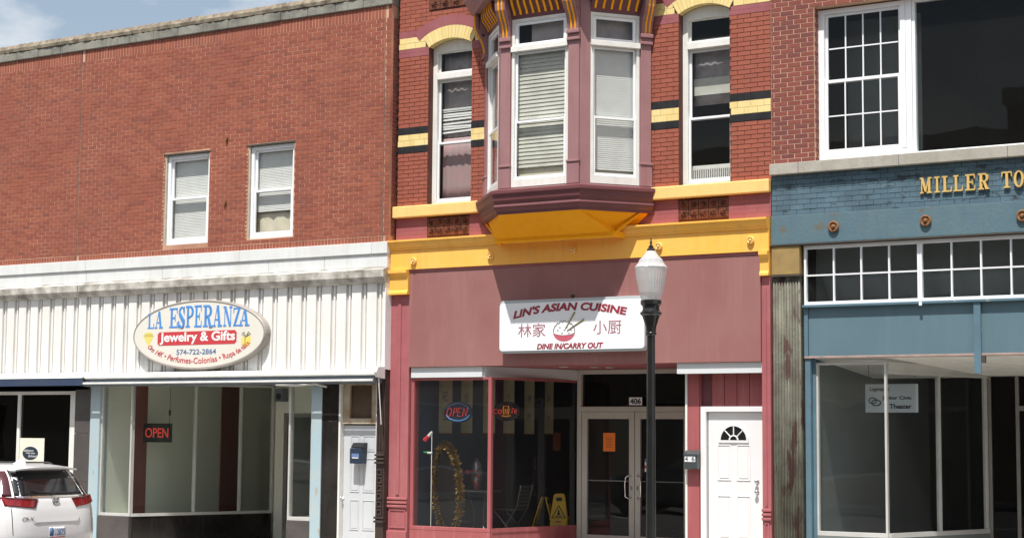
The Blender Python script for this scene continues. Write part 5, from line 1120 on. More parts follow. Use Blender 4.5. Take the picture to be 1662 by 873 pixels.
# LED sign of the jewellery shop
yn = .9
na, nb, nz0, nz1 = X_(232, 700, yn), X_(277.5, 700, yn), Z_(255, 717.5, yn), Z_(255, 686.5, yn)
NS = thing('led_open_sign', 'black rectangular sign with red OPEN letters hanging in the jewellery shop window', 'sign', ((na+nb)/2, yn, nz0))
box('case', 'blackPlastic', NS, na, nb, yn, yn+.04, nz0, nz1, .01)
text('lettering', 'OPEN', 'neonRed', NS, fit(na+.06, nb-.06, nz0+.085, nz1-.085), yn-.003, offset=.01)
MB().tube([(nb-.06, yn+.02, nz1), (nb-.05, yn+.02, 2.70)], .004, 5).build('hanging_wire', 'blackPlastic', NS); box('plug', 'blackPlastic', NS, nb-.07, nb-.04, yn+.005, yn+.03, 2.05, 2.15)
# wall box inside the entry
wx, wz = PX(461, 641, D2); WB = thing('wall_speaker', 'small dark box fixed high on the cream entry wall', 'speaker', (wx, D2, wz-.1))
box('case', 'greyPlastic', WB, wx-.11, wx+.09, D2-.14, D2+.018, wz-.12, wz+.12, .01); MB().lathe([(.06, 0), (.06, .01), (.03, .015), (.001, .012)], (wx-.01, D2-.1401, wz-.03), 16, 'y').build('cone', 'blackPlastic', WB)
# poster in the far left window
yp = YL+.074; pa, pb = X_(27, 730, yp), X_(71.5, 730, yp); pz0, pz1 = Z_(49, 758, yp), Z_(49, 710.5, yp)
PO = thing('window_poster', 'cream poster with dark round logo in the far left shop window', 'poster', ((pa+pb)/2, yp, pz0))
box('sheet', 'paper', PO, pa, pb, yp, yp+.004, pz0, pz1); pcx, pcz = (pa+pb)/2+.005, Z_(49, 735, yp)
MB().prism([(pcx+.20*math.cos(R(i*12)), pcz+.115*math.sin(R(i*12))*1.05) for i in range(30)], yp-.003, yp-.0005).build('round_logo', 'navyPlastic', PO, fix=True)
for k, s in enumerate(('Gallimore', 'Harvey', 'School')): text('lettering', s, 'inkWhite', PO, fit(pcx-.17+.06*k, pcx+.08+.05*k, pcz+.03-.05*k, pcz+.07-.05*k), yp-.005, shear=.3, thick=.001)
text('lettering', 'YOUR SCHOOL', 'inkGrey', PO, lambda u, v: (pcx+(.2+.03*v)*math.cos(R(140-100*u)), pcz+.03+(.14+.03*v)*math.sin(R(140-100*u))), yp-.002, thick=.001) if False else None
# mailbox on the grey street door
ym = YL+.10; a, b, z0, z1 = X_(567.5, 735, ym-.16), X_(586, 735, ym-.16), Z_(577, 752, ym-.16), Z_(577, 727, ym-.16)
M1 = thing('door_mailbox', 'dark mailbox with blue label on the pale grey street door', 'mailbox', ((a+b)/2, ym, z0))
box('body', 'navyPlastic', M1, a, b, ym-.16, ym-.0005, z0, z1, .008); extr('lid', 'blackPlastic', M1, a+.02, b+.012, [(ym-.0005, z1+.09), (ym-.10, z1+.085), (ym-.15, z1+.02), (ym-.15, z1+.002), (ym-.0005, z1+.002)])
box('label', 'inkSlate', M1, a+.04, b-.04, ym-.163, ym-.1605, z0+.10, z0+.16); box('slot', 'inkWhite', M1, a+.05, b-.05, ym-.1632, ym-.1605, z0+.085, z0+.098)

# ================================================================== SIGNS ON THE RESTAURANT
ysg = -.22
xs_a, xs_b = X_(810.5, 530, ysg), X_(1046, 530, ysg); zsa, zsb_ = (Z_(812, 572.5, ysg)+Z_(1040, 569, ysg))/2, (Z_(812, 488, ysg)+Z_(1040, 479.5, ysg))/2
LS = thing('restaurant_sign', "white box sign reading LIN'S ASIAN CUISINE with rice bowl on the maroon panel", 'sign', ((xs_a+xs_b)/2, -.1, zsa))
def rrect(a, b, c, d, r, n=6):
    o = []
    for cx_, cz_, t0 in ((b-r, d-r, 0), (a+r, d-r, 90), (a+r, c+r, 180), (b-r, c+r, 270)):
        for i in range(n+1): o.append((cx_+r*math.cos(R(t0+90*i/n)), cz_+r*math.sin(R(t0+90*i/n))))
    return o
MB().prism(rrect(xs_a, xs_b, zsa, zsb_, .07), ysg+.012, -.0715).build('case', 'signEdge', LS, fix=True, bevel=.006)
MB().prism(rrect(xs_a+.004, xs_b-.004, zsa+.032, zsb_-.045, .05), ysg, ysg+.0115).build('face', 'signWhite', LS, fix=True)
box('bracket', 'darkTrim', LS, (xs_a+xs_b)/2-.02, (xs_a+xs_b)/2+.02, -.17, -.13, zsb_+.001, zsb_+.06)
def zl(px, py): return 800+px*.15644, 470+py*.15644
ytx = ysg-.002
ta, tb = X_(*zl(210, 260), ytx), X_(*zl(1395, 230), ytx); tz0 = Z_(*zl(820, 215), ytx); tz1 = Z_(*zl(820, 128), ytx)
def arcl(u, v):
    dip = -.105*(2*u-1)**2
    return ta+(tb-ta)*u, tz0+dip+(tz1-tz0)*v
text('lettering', "LIN'S ASIAN CUISINE", 'inkMaroon', LS, arcl, ytx, offset=.044, shear=.2)
text('lettering', 'DINE IN/CARRY OUT', 'inkMaroon', LS, fpx(zl(455, 0)[0], zl(1145, 0)[0], zl(0, 612)[1], zl(0, 552)[1], ytx), ytx, offset=.042, shear=.2)
text('lettering', '\u6797\u5bb6', 'inkRose', LS, fpx(zl(262, 0)[0], zl(545, 0)[0], zl(0, 490)[1], zl(0, 352)[1], ytx), ytx); text('lettering', '\u5c0f\u53a8', 'inkRose', LS, fpx(zl(1040, 0)[0], zl(1332, 0)[0], zl(0, 458)[1], zl(0, 318)[1], ytx), ytx)
bx0, bx1 = X_(*zl(625, 440), ytx), X_(*zl(852, 440), ytx); bc = (bx0+bx1)/2; br2 = (bx1-bx0)/2; bz = Z_(*zl(738, 435), ytx); bzb = Z_(*zl(738, 535), ytx)
MB().prism([(bc+br2*math.cos(R(180+180*i/20)), bz+(bzb-bz)*-math.sin(R(180+180*i/20))) for i in range(21)]+[(bc+br2*math.cos(R(-i*9)), bz-.055*math.sin(R(i*9))) for i in range(1, 20)], ytx-.001, ytx+.002).build('bowl_picture', 'inkPink', LS, fix=True)
rice = [(bc+br2*.98*math.cos(R(180*i/24)), bz+.0+.155*math.sin(R(180*i/24))*(1+.10*math.sin(i*2.3))) for i in range(25)]
MB().tube([(x, ytx, z) for x, z in rice], .006, 5).build('rice_outline', 'inkGrey', LS); MB().tube([(bc+br2*math.cos(R(180+9*i)), ytx, bz-.055*math.sin(R(9*i))) for i in range(21)], .004, 5).build('rice_outline', 'inkGrey', LS)
for k in range(7): q = (bc-.11+.038*k, bz+.02+.05*math.sin(k*2.1)); box('rice_grain', 'inkGrey', LS, q[0]-.016, q[0]+.016, ytx-.001, ytx+.001, q[1]-.005, q[1]+.005)
for p, q in (((850, 232), (752, 405)), ((945, 305), (770, 425))):
    p, q = PX(*zl(*p), ytx), PX(*zl(*q), ytx); MB().tube([(p[0], ytx, p[1]), (q[0], ytx, q[1])], [.014, .008], 6).build('chopstick', 'inkOlive', LS)
# number plate, notice, mailbox by the white door
yn2 = DD-.024; f_ = fpx(1021, 1042, 657, 644.5, yn2); a = f_(0, 0); b = f_(1, 1)
NP = thing('number_plate', 'white plate with number 406 above the glass doors', 'number plate', (a[0], DD, a[1])); box('plate', 'plate', NP, a[0], b[0], yn2, yn2+.0035, a[1], b[1]); text('lettering', '406', 'inkBlack', NP, fit(a[0]+.02, b[0]-.02, a[1]+.015, b[1]-.015), yn2-.002, offset=.03)
yo2 = DD+.012; f_ = fpx(979, 998.5, 732, 702, yo2); a = f_(0, 0); b = f_(1, 1)
ON = thing('orange_notice', 'orange paper notice taped to the left glass door', 'notice', (a[0], yo2, a[1])); box('sheet', 'orangePaper', ON, a[0], b[0], yo2, yo2+.002, a[1], b[1])
for k in range(7): box('text_line', 'redBrown', ON, a[0]+.04+.01*(k % 3), b[0]-.05-.02*(k % 2), yo2-.002, yo2-.0003, b[1]-.08-.025*k, b[1]-.075-.025*k)
f_ = fpx(1046.5, 1052, 765, 744, yo2); a = f_(0, 0); b = f_(1, 1); ST = thing('door_sticker', 'small striped sticker on the glass door beside the lamp post', 'sticker', (a[0], yo2, a[1]))
for k, mm in enumerate(('inkWhite', 'inkRed', 'inkWhite', 'inkSlate')): box('stripe', mm, ST, a[0], b[0], yo2, yo2+.002, a[1]+(b[1]-a[1])*k/4, a[1]+(b[1]-a[1])*(k+1)/4-.001)
ym = YS-.12; a, b, z0, z1 = X_(1110, 750, ym), X_(1131.5, 750, ym), Z_(1121, 761.5, ym), Z_(1121, 734, ym)
M2 = thing('wall_mailbox', 'grey wall mailbox with numbers 4 and 6 beside the white door', 'mailbox', ((a+b)/2, YS, z0))
extr('body', 'mailGrey', M2, a, b, [(YS-.0005, z0+.02), (ym+.03, z0), (ym, z0+.02), (ym, z1-.03), (YS-.0005, z1-.03)], .006); extr('lid', 'mailGrey', M2, a-.006, b+.006, [(YS-.0005, z1+.035), (YS-.04, z1+.03), (ym-.012, z1-.02), (ym-.012, z1-.045), (ym-.001, z1-.045), (ym+.0, z1-.029), (YS-.0005, z1-.029)], .003)
box('label', 'plate', M2, a+.012, b-.03, ym-.003, ym-.0005, z0+.11, z1-.05); text('lettering', '4', 'inkBlack', M2, fit(a+.02, a+.065, z0+.12, z1-.055), ym-.005); text('lettering', '6', 'inkBlack', M2, fit(b-.085, b-.04, z0+.12, z1-.055), ym-.005)
# ---- things inside the restaurant window
ynn = .22
def oval_neon(px0, px1, py0, py1, y, name, label, word, wm, cup):
    a, b, z1, z0 = X_(px0, py1, y), X_(px1, py1, y), Z_((px0+px1)/2, py0, y), Z_((px0+px1)/2, py1, y); c, d, ra_, rb_ = (a+b)/2, (z0+z1)/2, (b-a)/2, (z1-z0)/2
    t = thing(name, label, 'neon sign', (c, y, z0)); el = [(c+ra_*math.cos(R(i*9)), d+rb_*math.sin(R(i*9))) for i in range(40)]
    MB().prism(el, y+.03, y+.045).build('back_plate', 'navyPlastic' if not cup else 'blackPlastic', t, fix=True)
    if not cup: MB().tube([(c+ra_*.86*math.cos(R(200+140*i/20)), y+.015, d+rb_*.80*math.sin(R(200+140*i/20))) for i in range(21)], .010, 6).build('blue_tube', 'neonBlue', t); MB().tube([(c+ra_*.86*math.cos(R(20+140*i/20)), y+.015, d+rb_*.80*math.sin(R(20+140*i/20))) for i in range(21)], .006, 6).build('blue_tube', 'inkSlate', t)
    def L(pts, m_='neonRed', r=.0062): MB().tube([(c+ra_*p[0], y+.012, d+rb_*p[1]) for p in pts], r, 6).build('tube', m_, t)
    if not cup:
        L([(-.60+.15*math.cos(R(k*30))+.06*math.sin(R(k*30)), .0+.40*math.sin(R(k*30))) for k in range(13)])
        L([(-.34, -.38), (-.22, .38), (-.08, .38), (-.05, .15), (-.12, .0), (-.28, .0)]); L([(.26, .38), (.06, .38), (-.02, -.38), (.20, -.38)]); L([(.02, 0), (.18, 0)]); L([(.34, -.38), (.44, .38), (.58, -.38), (.70, .38)])
    else:
        L([(-.70, .2), (-.85, .2), (-.9, 0), (-.85, -.25), (-.68, -.25)]); L([(-.45+.13*math.cos(R(k*30)), -.05+.2*math.sin(R(k*30))) for k in range(13)]); L([(.45, -.25), (.48, .25), (.6, .3)]); L([(.62, -.02), (.82, -.02), (.8, .15), (.66, .15), (.62, -.1), (.8, -.25)])
        L([(-.2, .2), (-.18, .5), (.2, .5), (.24, .2), (.2, -.35), (-.16, -.35), (-.2, .2)], 'neonOrange'); L([(-.3, -.45), (0, -.55), (.35, -.45)], 'neonOrange'); L([(-.05, .25), (-.05, -.2), (.1, -.2), (.1, .25)], 'neonOrange')
    return t
oval_neon(719, 765, 651, 686, ynn, 'neon_open_sign', 'oval neon sign reading OPEN in the restaurant window', 'OPEN', 'neonRed', False)
oval_neon(798.5, 842, 651, 683, .62, 'neon_coffee_sign', 'oval neon coffee sign with orange cup behind the side window', 'Coffee', 'neonRed', True)
GL = ['\u5473', '\u4e1a', '\u7f8e', '\u98df', '\u798f', '\u7984']
for k, (a, b, y) in enumerate(((712, 733.5, .75), (748, 766.5, 1.1), (784, 795, 1.4), (817, 834.5, 1.8), (851, 867, 2.3), (884, 898, 2.8))):
    x0, x1 = X_(a, 680, y), X_(b, 680, y)
    if k == 2: x1 = x0+.23
    zb_ = Z_((a+b)/2, 702.5+(k > 3)*1, y)
    t = thing('wall_scroll', 'paper scroll with brush characters, %s' % ('leftmost behind the oval OPEN sign', 'second from the left behind the OPEN sign', 'third from the left beside the corner post', 'fourth from the left behind the coffee sign', 'fifth from the left, right of the coffee sign', 'rightmost and farthest back')[k], 'scroll', ((x0+x1)/2, y, zb_), 'paper scrolls hanging in the restaurant')
    box('sheet', 'scroll', t, x0, x1, y, y+.004, zb_, 2.72); box('roller', 'redBrown', t, x0-.01, x1+.01, y-.008, y+.012, zb_-.014, zb_-.001); box('roller', 'redBrown', t, x0-.01, x1+.01, y-.008, y+.012, 2.721, 2.735); box('bottom_line', 'inkOlive', t, x0+.005, x1-.005, y-.003, y-.0005, zb_+.10, zb_+.108)
    w_ = x1-x0
    for j in range(2): text('brush_character', GL[(k+j) % 6], 'inkGrey', t, fit(x0+w_*.28, x1-w_*.28, 2.28-.30*j, 2.28-.30*j+w_*.7), y-.002, offset=.02)
# tall mirror wrapped in gold tinsel
ymr = .50; mxc, mzt = PX(727, 722, ymr); mzb = Z_(730, 866, ymr); mzc = (mzt+mzb)/2; mhh = (mzt-mzb)/2; mw = .235
TM = thing('tinsel_mirror', 'tall oval mirror wrapped in gold tinsel in the restaurant window', 'mirror', (mxc, ymr, .06))
MP = [(mxc+mw*math.cos(R(i*10))*(1-.0)+.05*(-math.sin(R(i*10))), ymr+.02*math.cos(R(i*10)), mzc+mhh*math.sin(R(i*10))) for i in range(36)]
MB().prism([(p[0], p[2]) for p in MP], ymr-.01, ymr+.01).build('mirror_glass', 'mirror', TM, fix=True)
for s_ in (-.12, .12): MB().tube([(mxc+s_, ymr+.05, mzb+.15), (mxc+s_*2, ymr+.2, .062)], .012, 6).build('stand_leg', 'metalGrey', TM)
ts = MB(); random.seed(3)
for i in range(5200):
    t = random.random()*2*math.pi; p = Vector((mxc+mw*math.cos(t)-.05*math.sin(t), ymr, mzc+mhh*math.sin(t)))
    d = Vector((random.uniform(-1, 1), random.uniform(-1, 1), random.uniform(-1, 1))).normalized()*random.uniform(.03, .095); n_ = d.cross(Vector((random.random(), random.random(), random.random()+.1))).normalized()*.008
    ts.add([p-n_, p+n_, p+d+n_, p+d-n_], [(0, 1, 2, 3)])
tag(ts.build('tinsel', 'tinsel', TM), kind='stuff')
# thin pole with small ornaments
ypl = .30; px_, pzt = PX(701, 699, ypl); DP = thing('ornament_pole', 'thin pale pole with red and green ornaments beside the tinsel mirror', 'decoration', (px_, ypl, .06))
MB().tube([(px_, ypl, .061), (px_, ypl, pzt)], .007, 8).build('pole', 'oldWhite', DP); MB().lathe([(.10, 0), (.10, .01), (.02, .02)], (px_, ypl, .0605), 16).build('foot', 'metalGrey', DP)
MB().tube([(px_, ypl, pzt-.02), (px_-.06, ypl-.02, pzt-.09)], [.022, .026], 8).build('ornament', 'oldWhite', DP); MB().tube([(px_-.05, ypl-.02, pzt-.08), (px_-.12, ypl-.03, pzt-.15)], [.03, .036], 8).build('ornament', 'flowerRed', DP)
zz_ = Z_(701, 735, ypl); MB().tube([(px_+.01, ypl, zz_), (px_-.07, ypl-.01, zz_+.005)], .018, 8).build('ornament', 'oldWhite', DP); MB().tube([(px_-.07, ypl-.01, zz_+.005), (px_-.14, ypl-.02, zz_+.015)], [.02, .012], 8).build('ornament', 'green', DP)
# bistro table with wrapped flowers, folding chair
ytb = 1.05; tx_, tz_ = PX(780, 796, ytb); BT = thing('bistro_table', 'small round bistro table in the restaurant window', 'table', (tx_, ytb, .06))
MB().lathe([(.33, 0), (.34, .008), (.34, .02), (.33, .026)], (tx_, ytb, tz_-.013), 32).build('table_top', 'metalGrey', BT, smooth=False)
for k in range(3): t = R(90+120*k); MB().tube([(tx_+.20*math.cos(t), ytb+.20*math.sin(t), tz_-.014), (tx_+.10*math.cos(t), ytb+.10*math.sin(t), tz_-.3), (tx_+.10*math.cos(t), ytb+.10*math.sin(t), .3), (tx_+.26*math.cos(t), ytb+.26*math.sin(t), .062)], .011, 6).build('leg', 'metalGrey', BT)
BQ = thing('flower_bouquet', 'red flowers wrapped in clear foil on the bistro table', 'bouquet', (tx_-.08, ytb, tz_+.014)); qx = X_(773, 790, ytb); ht = Z_(773, 742, ytb)-tz_-.014
MB().lathe([(.06, 0), (.075, .08), (.10, .2), (.10, .32), (.07, ht*.85), (.01, ht)], (qx, ytb, tz_+.0135), 10).build('foil_wrap', 'wrap', BQ)
for k, (ox, oz) in enumerate(((-.12, .28), (-.02, .30), (.03, .22), (-.03, .12))): MB().lathe([(.005, -.03), (.03, -.02), (.042, .0), (.03, .025), (.001, .032)], (qx+ox, ytb-.02 if k else ytb-.08, tz_+.02+oz), 8).build('flower', 'flowerRed', BQ)
MB().lathe([(.035, 0), (.05, .08), (.04, .14)], (qx-.01, ytb, tz_+.0145), 10).build('pot', 'flowerRed', BQ)
yc = 1.45; c0, c1 = X_(812, 820, yc), X_(846, 820, yc); zs_ = Z_(828, 827, yc); zt_ = Z_(845, 787, yc)
FC = thing('folding_chair', 'grey slatted folding chair beside the bistro table', 'chair', ((c0+c1)/2, yc, .06))
for y in (yc-.18, yc+.18):
    MB().tube([(c1+.10, y, zt_), (c1+.02, y, zs_+.05), (c0+.05, y, .062)], .012, 6).build('leg', 'metalGrey', FC); MB().tube([(c0-.0, y, zs_-.01), (c1+.06, y, .062)], .012, 6).build('leg', 'metalGrey', FC)
for k in range(5): box('seat_slat', 'metalGrey', FC, c0-.04+.085*k, c0+.025+.085*k, yc-.19, yc+.19, zs_+.0, zs_+.015)
for k in range(6): q = (zt_-.02-.06*k); o = (c1+.10-.08*(.02+.06*k)/(zt_-zs_)); box('back_slat', 'metalGrey', FC, o-.012, o+.0, yc-.19, yc+.19, q-.02, q+.02)
# two yellow wet floor signs
def wet(px, pyt, y, rot, label):
    x, zt_ = PX(px, pyt, y); t = thing('wet_floor_sign', label, 'floor sign', (0, 0, 0), 'yellow wet floor signs in the restaurant'); H = zt_-.06
    def leaf_(s_):
        mb = MB(); a = .26
        def pt(u, v, o): return (u, s_*(.02+.20*(1-v))+s_*o, H*v)
        out_ = [(-.15, 0), (.15, 0), (.135, .42), (.155, .46), (.135, .5), (.09, .97), (.06, 1.0), (-.06, 1.0), (-.09, .97), (-.135, .5), (-.155, .46), (-.135, .42)]
        n = len(out_)
        for o in (0, .02):
            for u, v in out_: mb.v.append(pt(u, v, o))
        # slotted handle: split face around a hole is left plain, the slot is a dark inset
        mb.f.append(tuple(range(n))); mb.f.append(tuple(range(2*n-1, n-1, -1)))
        for i in range(n): mb.f.append((i, (i+1) % n, n+(i+1) % n, n+i))
        o_ = mb.build('board', 'wetYellow', t, fix=True)
        def flat(pts, m_, nm, o=.023):
            q = MB(); q.add([pt(u, v, o) for u, v in pts]+[pt(u, v, o-.003) for u, v in pts], [tuple(range(len(pts))), tuple(range(2*len(pts)-1, len(pts)-1, -1))]+[(i, (i+1) % len(pts), len(pts)+(i+1) % len(pts), len(pts)+i) for i in range(len(pts))]); q.build(nm, m_, o_, fix=True)
        flat([(-.05, .84), (.05, .84), (.05, .92), (-.05, .92)], 'inkBlack', 'handle_slot'); flat([(-.12, .47), (.12, .47), (0, .76)], 'inkBlack', 'warning_triangle'); flat([(-.095, .485), (.095, .485), (0, .72)], 'wetYellow', 'warning_triangle', .026)
        flat([(-.03, .53), (.04, .55), (.01, .6), (.02, .64), (-.01, .65), (-.02, .58)], 'inkBlack', 'figure', .028); flat([(-.05, .38), (.04, .38), (.04, .41), (-.05, .41)], 'inkRed', 'caution_line'); flat([(-.06, .5), (.06, .5), (.06, .52), (-.06, .52)], 'inkBlack', 'caution_line', .028)
    leaf_(-1); leaf_(1); t.location = (x, y, .06); t.rotation_euler = (0, 0, R(rot)); return t
wet(908, 800.5, 2.25, 25, 'yellow wet floor sign facing the street, nearest the glass doors'); wet(884, 805.5, 2.3, 108, 'yellow wet floor sign seen edge on, left of the other one')

# ================================================================== RIGHT BUILDING SIGN
yts = .75; a, b = X_(1404.5, 645, yts), X_(1490, 645, yts); z0, z1 = Z_(1447, 669, yts), Z_(1447, 623, yts)
TS = thing('theater_board', 'white board with Civic Theater lettering hanging behind the right shop window', 'sign', ((a+b)/2, yts, z0))
box('board', 'signEdge', TS, a, b, yts, yts+.01, z0, z1); w_, h_ = b-a, z1-z0
text('lettering', 'Logansport', 'inkBlack', TS, fit(a+w_*.09, a+w_*.46, z0+h_*.72, z0+h_*.9), yts-.002, offset=.02); text('lettering', 'Junior Civic', 'inkBlack', TS, fit(a+w_*.32, a+w_*.88, z0+h_*.42, z0+h_*.58), yts-.002, offset=.03); text('lettering', 'Theater', 'inkBlack', TS, fit(a+w_*.46, a+w_*.88, z0+h_*.13, z0+h_*.3), yts-.002, offset=.03)
for k in range(2): cx_, cz_ = a+w_*(.14+.07*k), z0+h_*(.42-.08*k); MB().tube([(cx_+.055*math.cos(R(i*30))*(1+.2*k), yts-.003, cz_+.04*math.sin(R(i*30))) for i in range(13)], .008, 5).build('mask_logo', 'inkBlack', TS)
for s_ in (a+.05, b-.05): MB().tube([(s_, yts+.005, z1), (s_, yts+.005, zpn-.016)], .003, 5).build('hanging_wire', 'metalGrey', TS)

# ================================================================== STREET LAMP
yl_ = -2.6; lx = X_(1056.5, 600, yl_); LP = thing('street_lamp', 'black street lamp post with clear acorn globe standing before the restaurant', 'street lamp', (lx, yl_, ZP))
def lz(py): return Z_(1056, py, yl_)
MB().lathe([(.17, ZP+.0), (.17, ZP+.08), (.14, ZP+.12), (.125, ZP+.22), (.09, ZP+.30), (.10, ZP+.32), (.072, ZP+.37), (.064, ZP+.5), (.053, lz(545)), (.072, lz(543)), (.072, lz(540)), (.055, lz(538))], (lx, yl_, 0), 24).build('post', 'lampBlack', LP, smooth=False)
MB().lathe([(.062, lz(539.8)), (.07, lz(530)), (.10, lz(518)), (.115, lz(512.5)), (.14, lz(510)), (.14, lz(507)), (.115, lz(505)), (.105, lz(500)), (.115, lz(496)), (.135, lz(494)), (.135, lz(487.5)), (.11, lz(486.6))], (lx, yl_, 0), 28).build('collar', 'lampBlack', LP)
gl = [(.125, lz(486.5)), (.155, lz(475)), (.185, lz(455)), (.203, lz(438)), (.207, lz(434)), (.195, lz(431.5)), (.17, lz(428)), (.145, lz(421)), (.10, lz(416)), (.075, lz(411)), (.05, lz(407))]
go = MB(); sg = 64
for r_, z in gl:
    for k in range(sg): t = 2*math.pi*k/sg; rr = r_*(1+(.012 if k % 2 else -.012)); go.v.append((lx+rr*math.cos(t), yl_+rr*math.sin(t), z))
for i in range(len(gl)-1):
    for k in range(sg): a, b = i*sg+k, i*sg+(k+1) % sg; go.f.append((a, b, b+sg, a+sg))
go.build('globe', 'globeGlass', LP, smooth=False)
MB().lathe([(.03, lz(486)), (.035, lz(470)), (.05, lz(468)), (.05, lz(446)), (.03, lz(442))], (lx, yl_, 0), 16).build('lamp_bulb', 'oldWhite', LP); MB().lathe([(.21, 0), (.213, .008), (.21, .016)], (lx, yl_, lz(435)), 32).build('globe_band', 'globeGlass', LP)
MB().lathe([(.055, lz(407)), (.05, lz(404)), (.03, lz(402)), (.035, lz(400)), (.015, lz(398)), (.012, lz(395)), (.02, lz(393.5)), (.012, lz(391.5)), (.004, lz(386))], (lx, yl_, 0), 16).build('finial', 'lampBlack', LP)

# ================================================================== CARS
LV = [(.22, .78, .20, 4.40), (.32, .88, .07, 4.52), (.48, .91, .01, 4.58), (.62, .925, .0, 4.60), (.80, .925, .015, 4.60), (.93, .92, .03, 4.54), (1.0, .915, .045, 4.36), (1.06, .905, .06, 3.72), (1.12, .885, .075, 3.42), (1.17, .87, .10, 3.32),
      (1.30, .82, .185, 3.06), (1.42, .77, .265, 2.82), (1.50, .725, .335, 2.60), (1.55, .69, .385, 2.42), (1.582, .64, .45, 2.24), (1.603, .54, .60, 2.0), (1.612, .36, .85, 1.75)]
def lv(z):
    for p, q in zip(LV[:-1], LV[1:]):
        if p[0] <= z <= q[0]: t = (z-p[0])/(q[0]-p[0]); return [p[i]+(q[i]-p[i])*t for i in (1, 2, 3)]
    return list(LV[0][1:]) if z < LV[0][0] else list(LV[-1][1:])
def rearx(y, z): w, xr, xf = lv(z); return xr+.20*min(1, abs(y)/w)**5
def make_car(name, label, paint, group=None):
    t = thing(name, label, 'car'); mb = MB(); nr, ns = 20, 16
    per = 0
    for z, w, xr, xf in LV:
        pts = []
        for i in range(nr+1): y = w*(2*i/nr-1); pts.append((xr+.20*(abs(y)/w)**5, y, z))
        for i in range(1, ns): pts.append((xr+.20+(xf-.42-xr-.20)*i/ns, w, z))
        for i in range(nr+1): y = w*(1-2*i/nr); pts.append((xf-.42*(abs(y)/w)**3, y, z))
        for i in range(1, ns): pts.append((xf-.42+(xr+.20-xf+.42)*i/ns, -w, z))
        per = len(pts); mb.v += pts
    for j in range(len(LV)-1):
        for i in range(per): a, b = j*per+i, j*per+(i+1) % per; mb.f.append((a, a+per, b+per, b))
    mb.f.append(tuple(range(per))); mb.f.append(tuple((len(LV)-1)*per+i for i in range(per-1, -1, -1)))
    body = mb.build('body', paint, t, smooth=True, fix=True)
    def patch(nm, cs, m_, par, off=.004, th=.014, n=10, k=8):
        q = MB()
        for o in (off, off-th):
            for i in range(n+1):
                for j in range(k+1):
                    u, v = i/n, j/k; y = (cs[0][0]*(1-u)+cs[1][0]*u)*(1-v)+(cs[3][0]*(1-u)+cs[2][0]*u)*v; z = (cs[0][1]*(1-u)+cs[1][1]*u)*(1-v)+(cs[3][1]*(1-u)+cs[2][1]*u)*v
                    q.v.append((rearx(y, z)-o, y, z))
        N_ = (n+1)*(k+1)
        for i in range(n):
            for j in range(k): a = i*(k+1)+j; q.f += [(a, a+1, a+k+2, a+k+1), (N_+a, N_+a+k+1, N_+a+k+2, N_+a+1)]
        ed = [(i*(k+1)) for i in range(n+1)]+[n*(k+1)+j for j in range(1, k+1)]+[i*(k+1)+k for i in range(n-1, -1, -1)]+[j for j in range(k-1, 0, -1)]
        for p, r_ in zip(ed, ed[1:]+ed[:1]): q.f.append((p, r_, N_+r_, N_+p))
        return q.build(nm, m_, par, smooth=True, fix=True)
    rw = patch('rear_window', [(.70, 1.165), (-.70, 1.165), (-.60, 1.525), (.60, 1.525)], 'carGlass', t)
    patch('window_trim', [(.70, 1.135), (-.70, 1.135), (-.71, 1.163), (.71, 1.163)], 'chrome', rw, .008)
    for s_ in (1, -1):
        lt = patch('taillight', [(s_*.85, 1.03), (s_*.40, .985), (s_*.33, 1.12), (s_*.86, 1.155)], 'tailRed', t, .010)
        patch('light_strip', [(s_*.845, 1.157), (s_*.735, 1.165), (s_*.625, 1.52), (s_*.70, 1.52)], 'tailDark', lt, .008)
        patch('dark_lens', [(s_*.80, 1.125), (s_*.36, 1.10), (s_*.33, 1.118), (s_*.85, 1.15)], 'tailDark', lt, .014)
        sx = MB(); sx.add([(.24, s_*.935, 1.04), (.62, s_*.925, 1.08), (.60, s_*.915, 1.12), (.26, s_*.90, 1.155), (.24, s_*.90, 1.04), (.62, s_*.89, 1.08), (.60, s_*.88, 1.12), (.26, s_*.86, 1.155)], [(0, 1, 2, 3), (7, 6, 5, 4), (0, 4, 5, 1), (1, 5, 6, 2), (2, 6, 7, 3), (3, 7, 4, 0)]).build('side_lens', 'tailRed', lt, fix=True)
        patch('reflector', [(s_*.78, .47), (s_*.62, .47), (s_*.62, .50), (s_*.78, .50)], 'tailRed', t, .008)
        patch('tailgate_seam', [(s_*.775, .62), (s_*.768, .62), (s_*.775, 1.0), (s_*.782, 1.0)], 'trimBlack', t, .002, .004, 1, 6)
        def sid(nm, pts, m_):
            q = MB(); n = len(pts)
            for o in (.006, -.01):
                for x, z in pts: q.v.append((x, s_*(lv(z)[0]+o), z))
            q.f += [tuple(range(n)), tuple(range(2*n-1, n-1, -1))]+[(i, (i+1) % n, n+(i+1) % n, n+i) for i in range(n)]
            return q.build(nm, m_, t, fix=True)
        sid('side_window', [(.62, 1.19), (1.05, 1.17), (1.05, 1.52), (.90, 1.53)], 'carGlass'); sid('side_window', [(1.12, 1.17), (1.98, 1.16), (1.98, 1.54), (1.12, 1.53)], 'carGlass'); sid('side_window', [(2.05, 1.16), (3.02, 1.15), (2.62, 1.47), (2.05, 1.54)], 'carGlass')
        sid('sill_cladding', [(.9, .24), (3.5, .24), (3.5, .40), (.9, .40)], 'trimBlack'); sid('door_seam', [(2.01, .42), (2.02, .42), (2.02, 1.1), (2.01, 1.1)], 'trimBlack')
        MB().box(2.75, 2.95, s_*.90, s_*1.06, 1.10, 1.23).build('mirror', paint, t, bevel=.04)
        MB().box(4.25, 4.50, s_*.62, s_*.80, .80, .92).build('headlight', 'headlamp', t, bevel=.03)
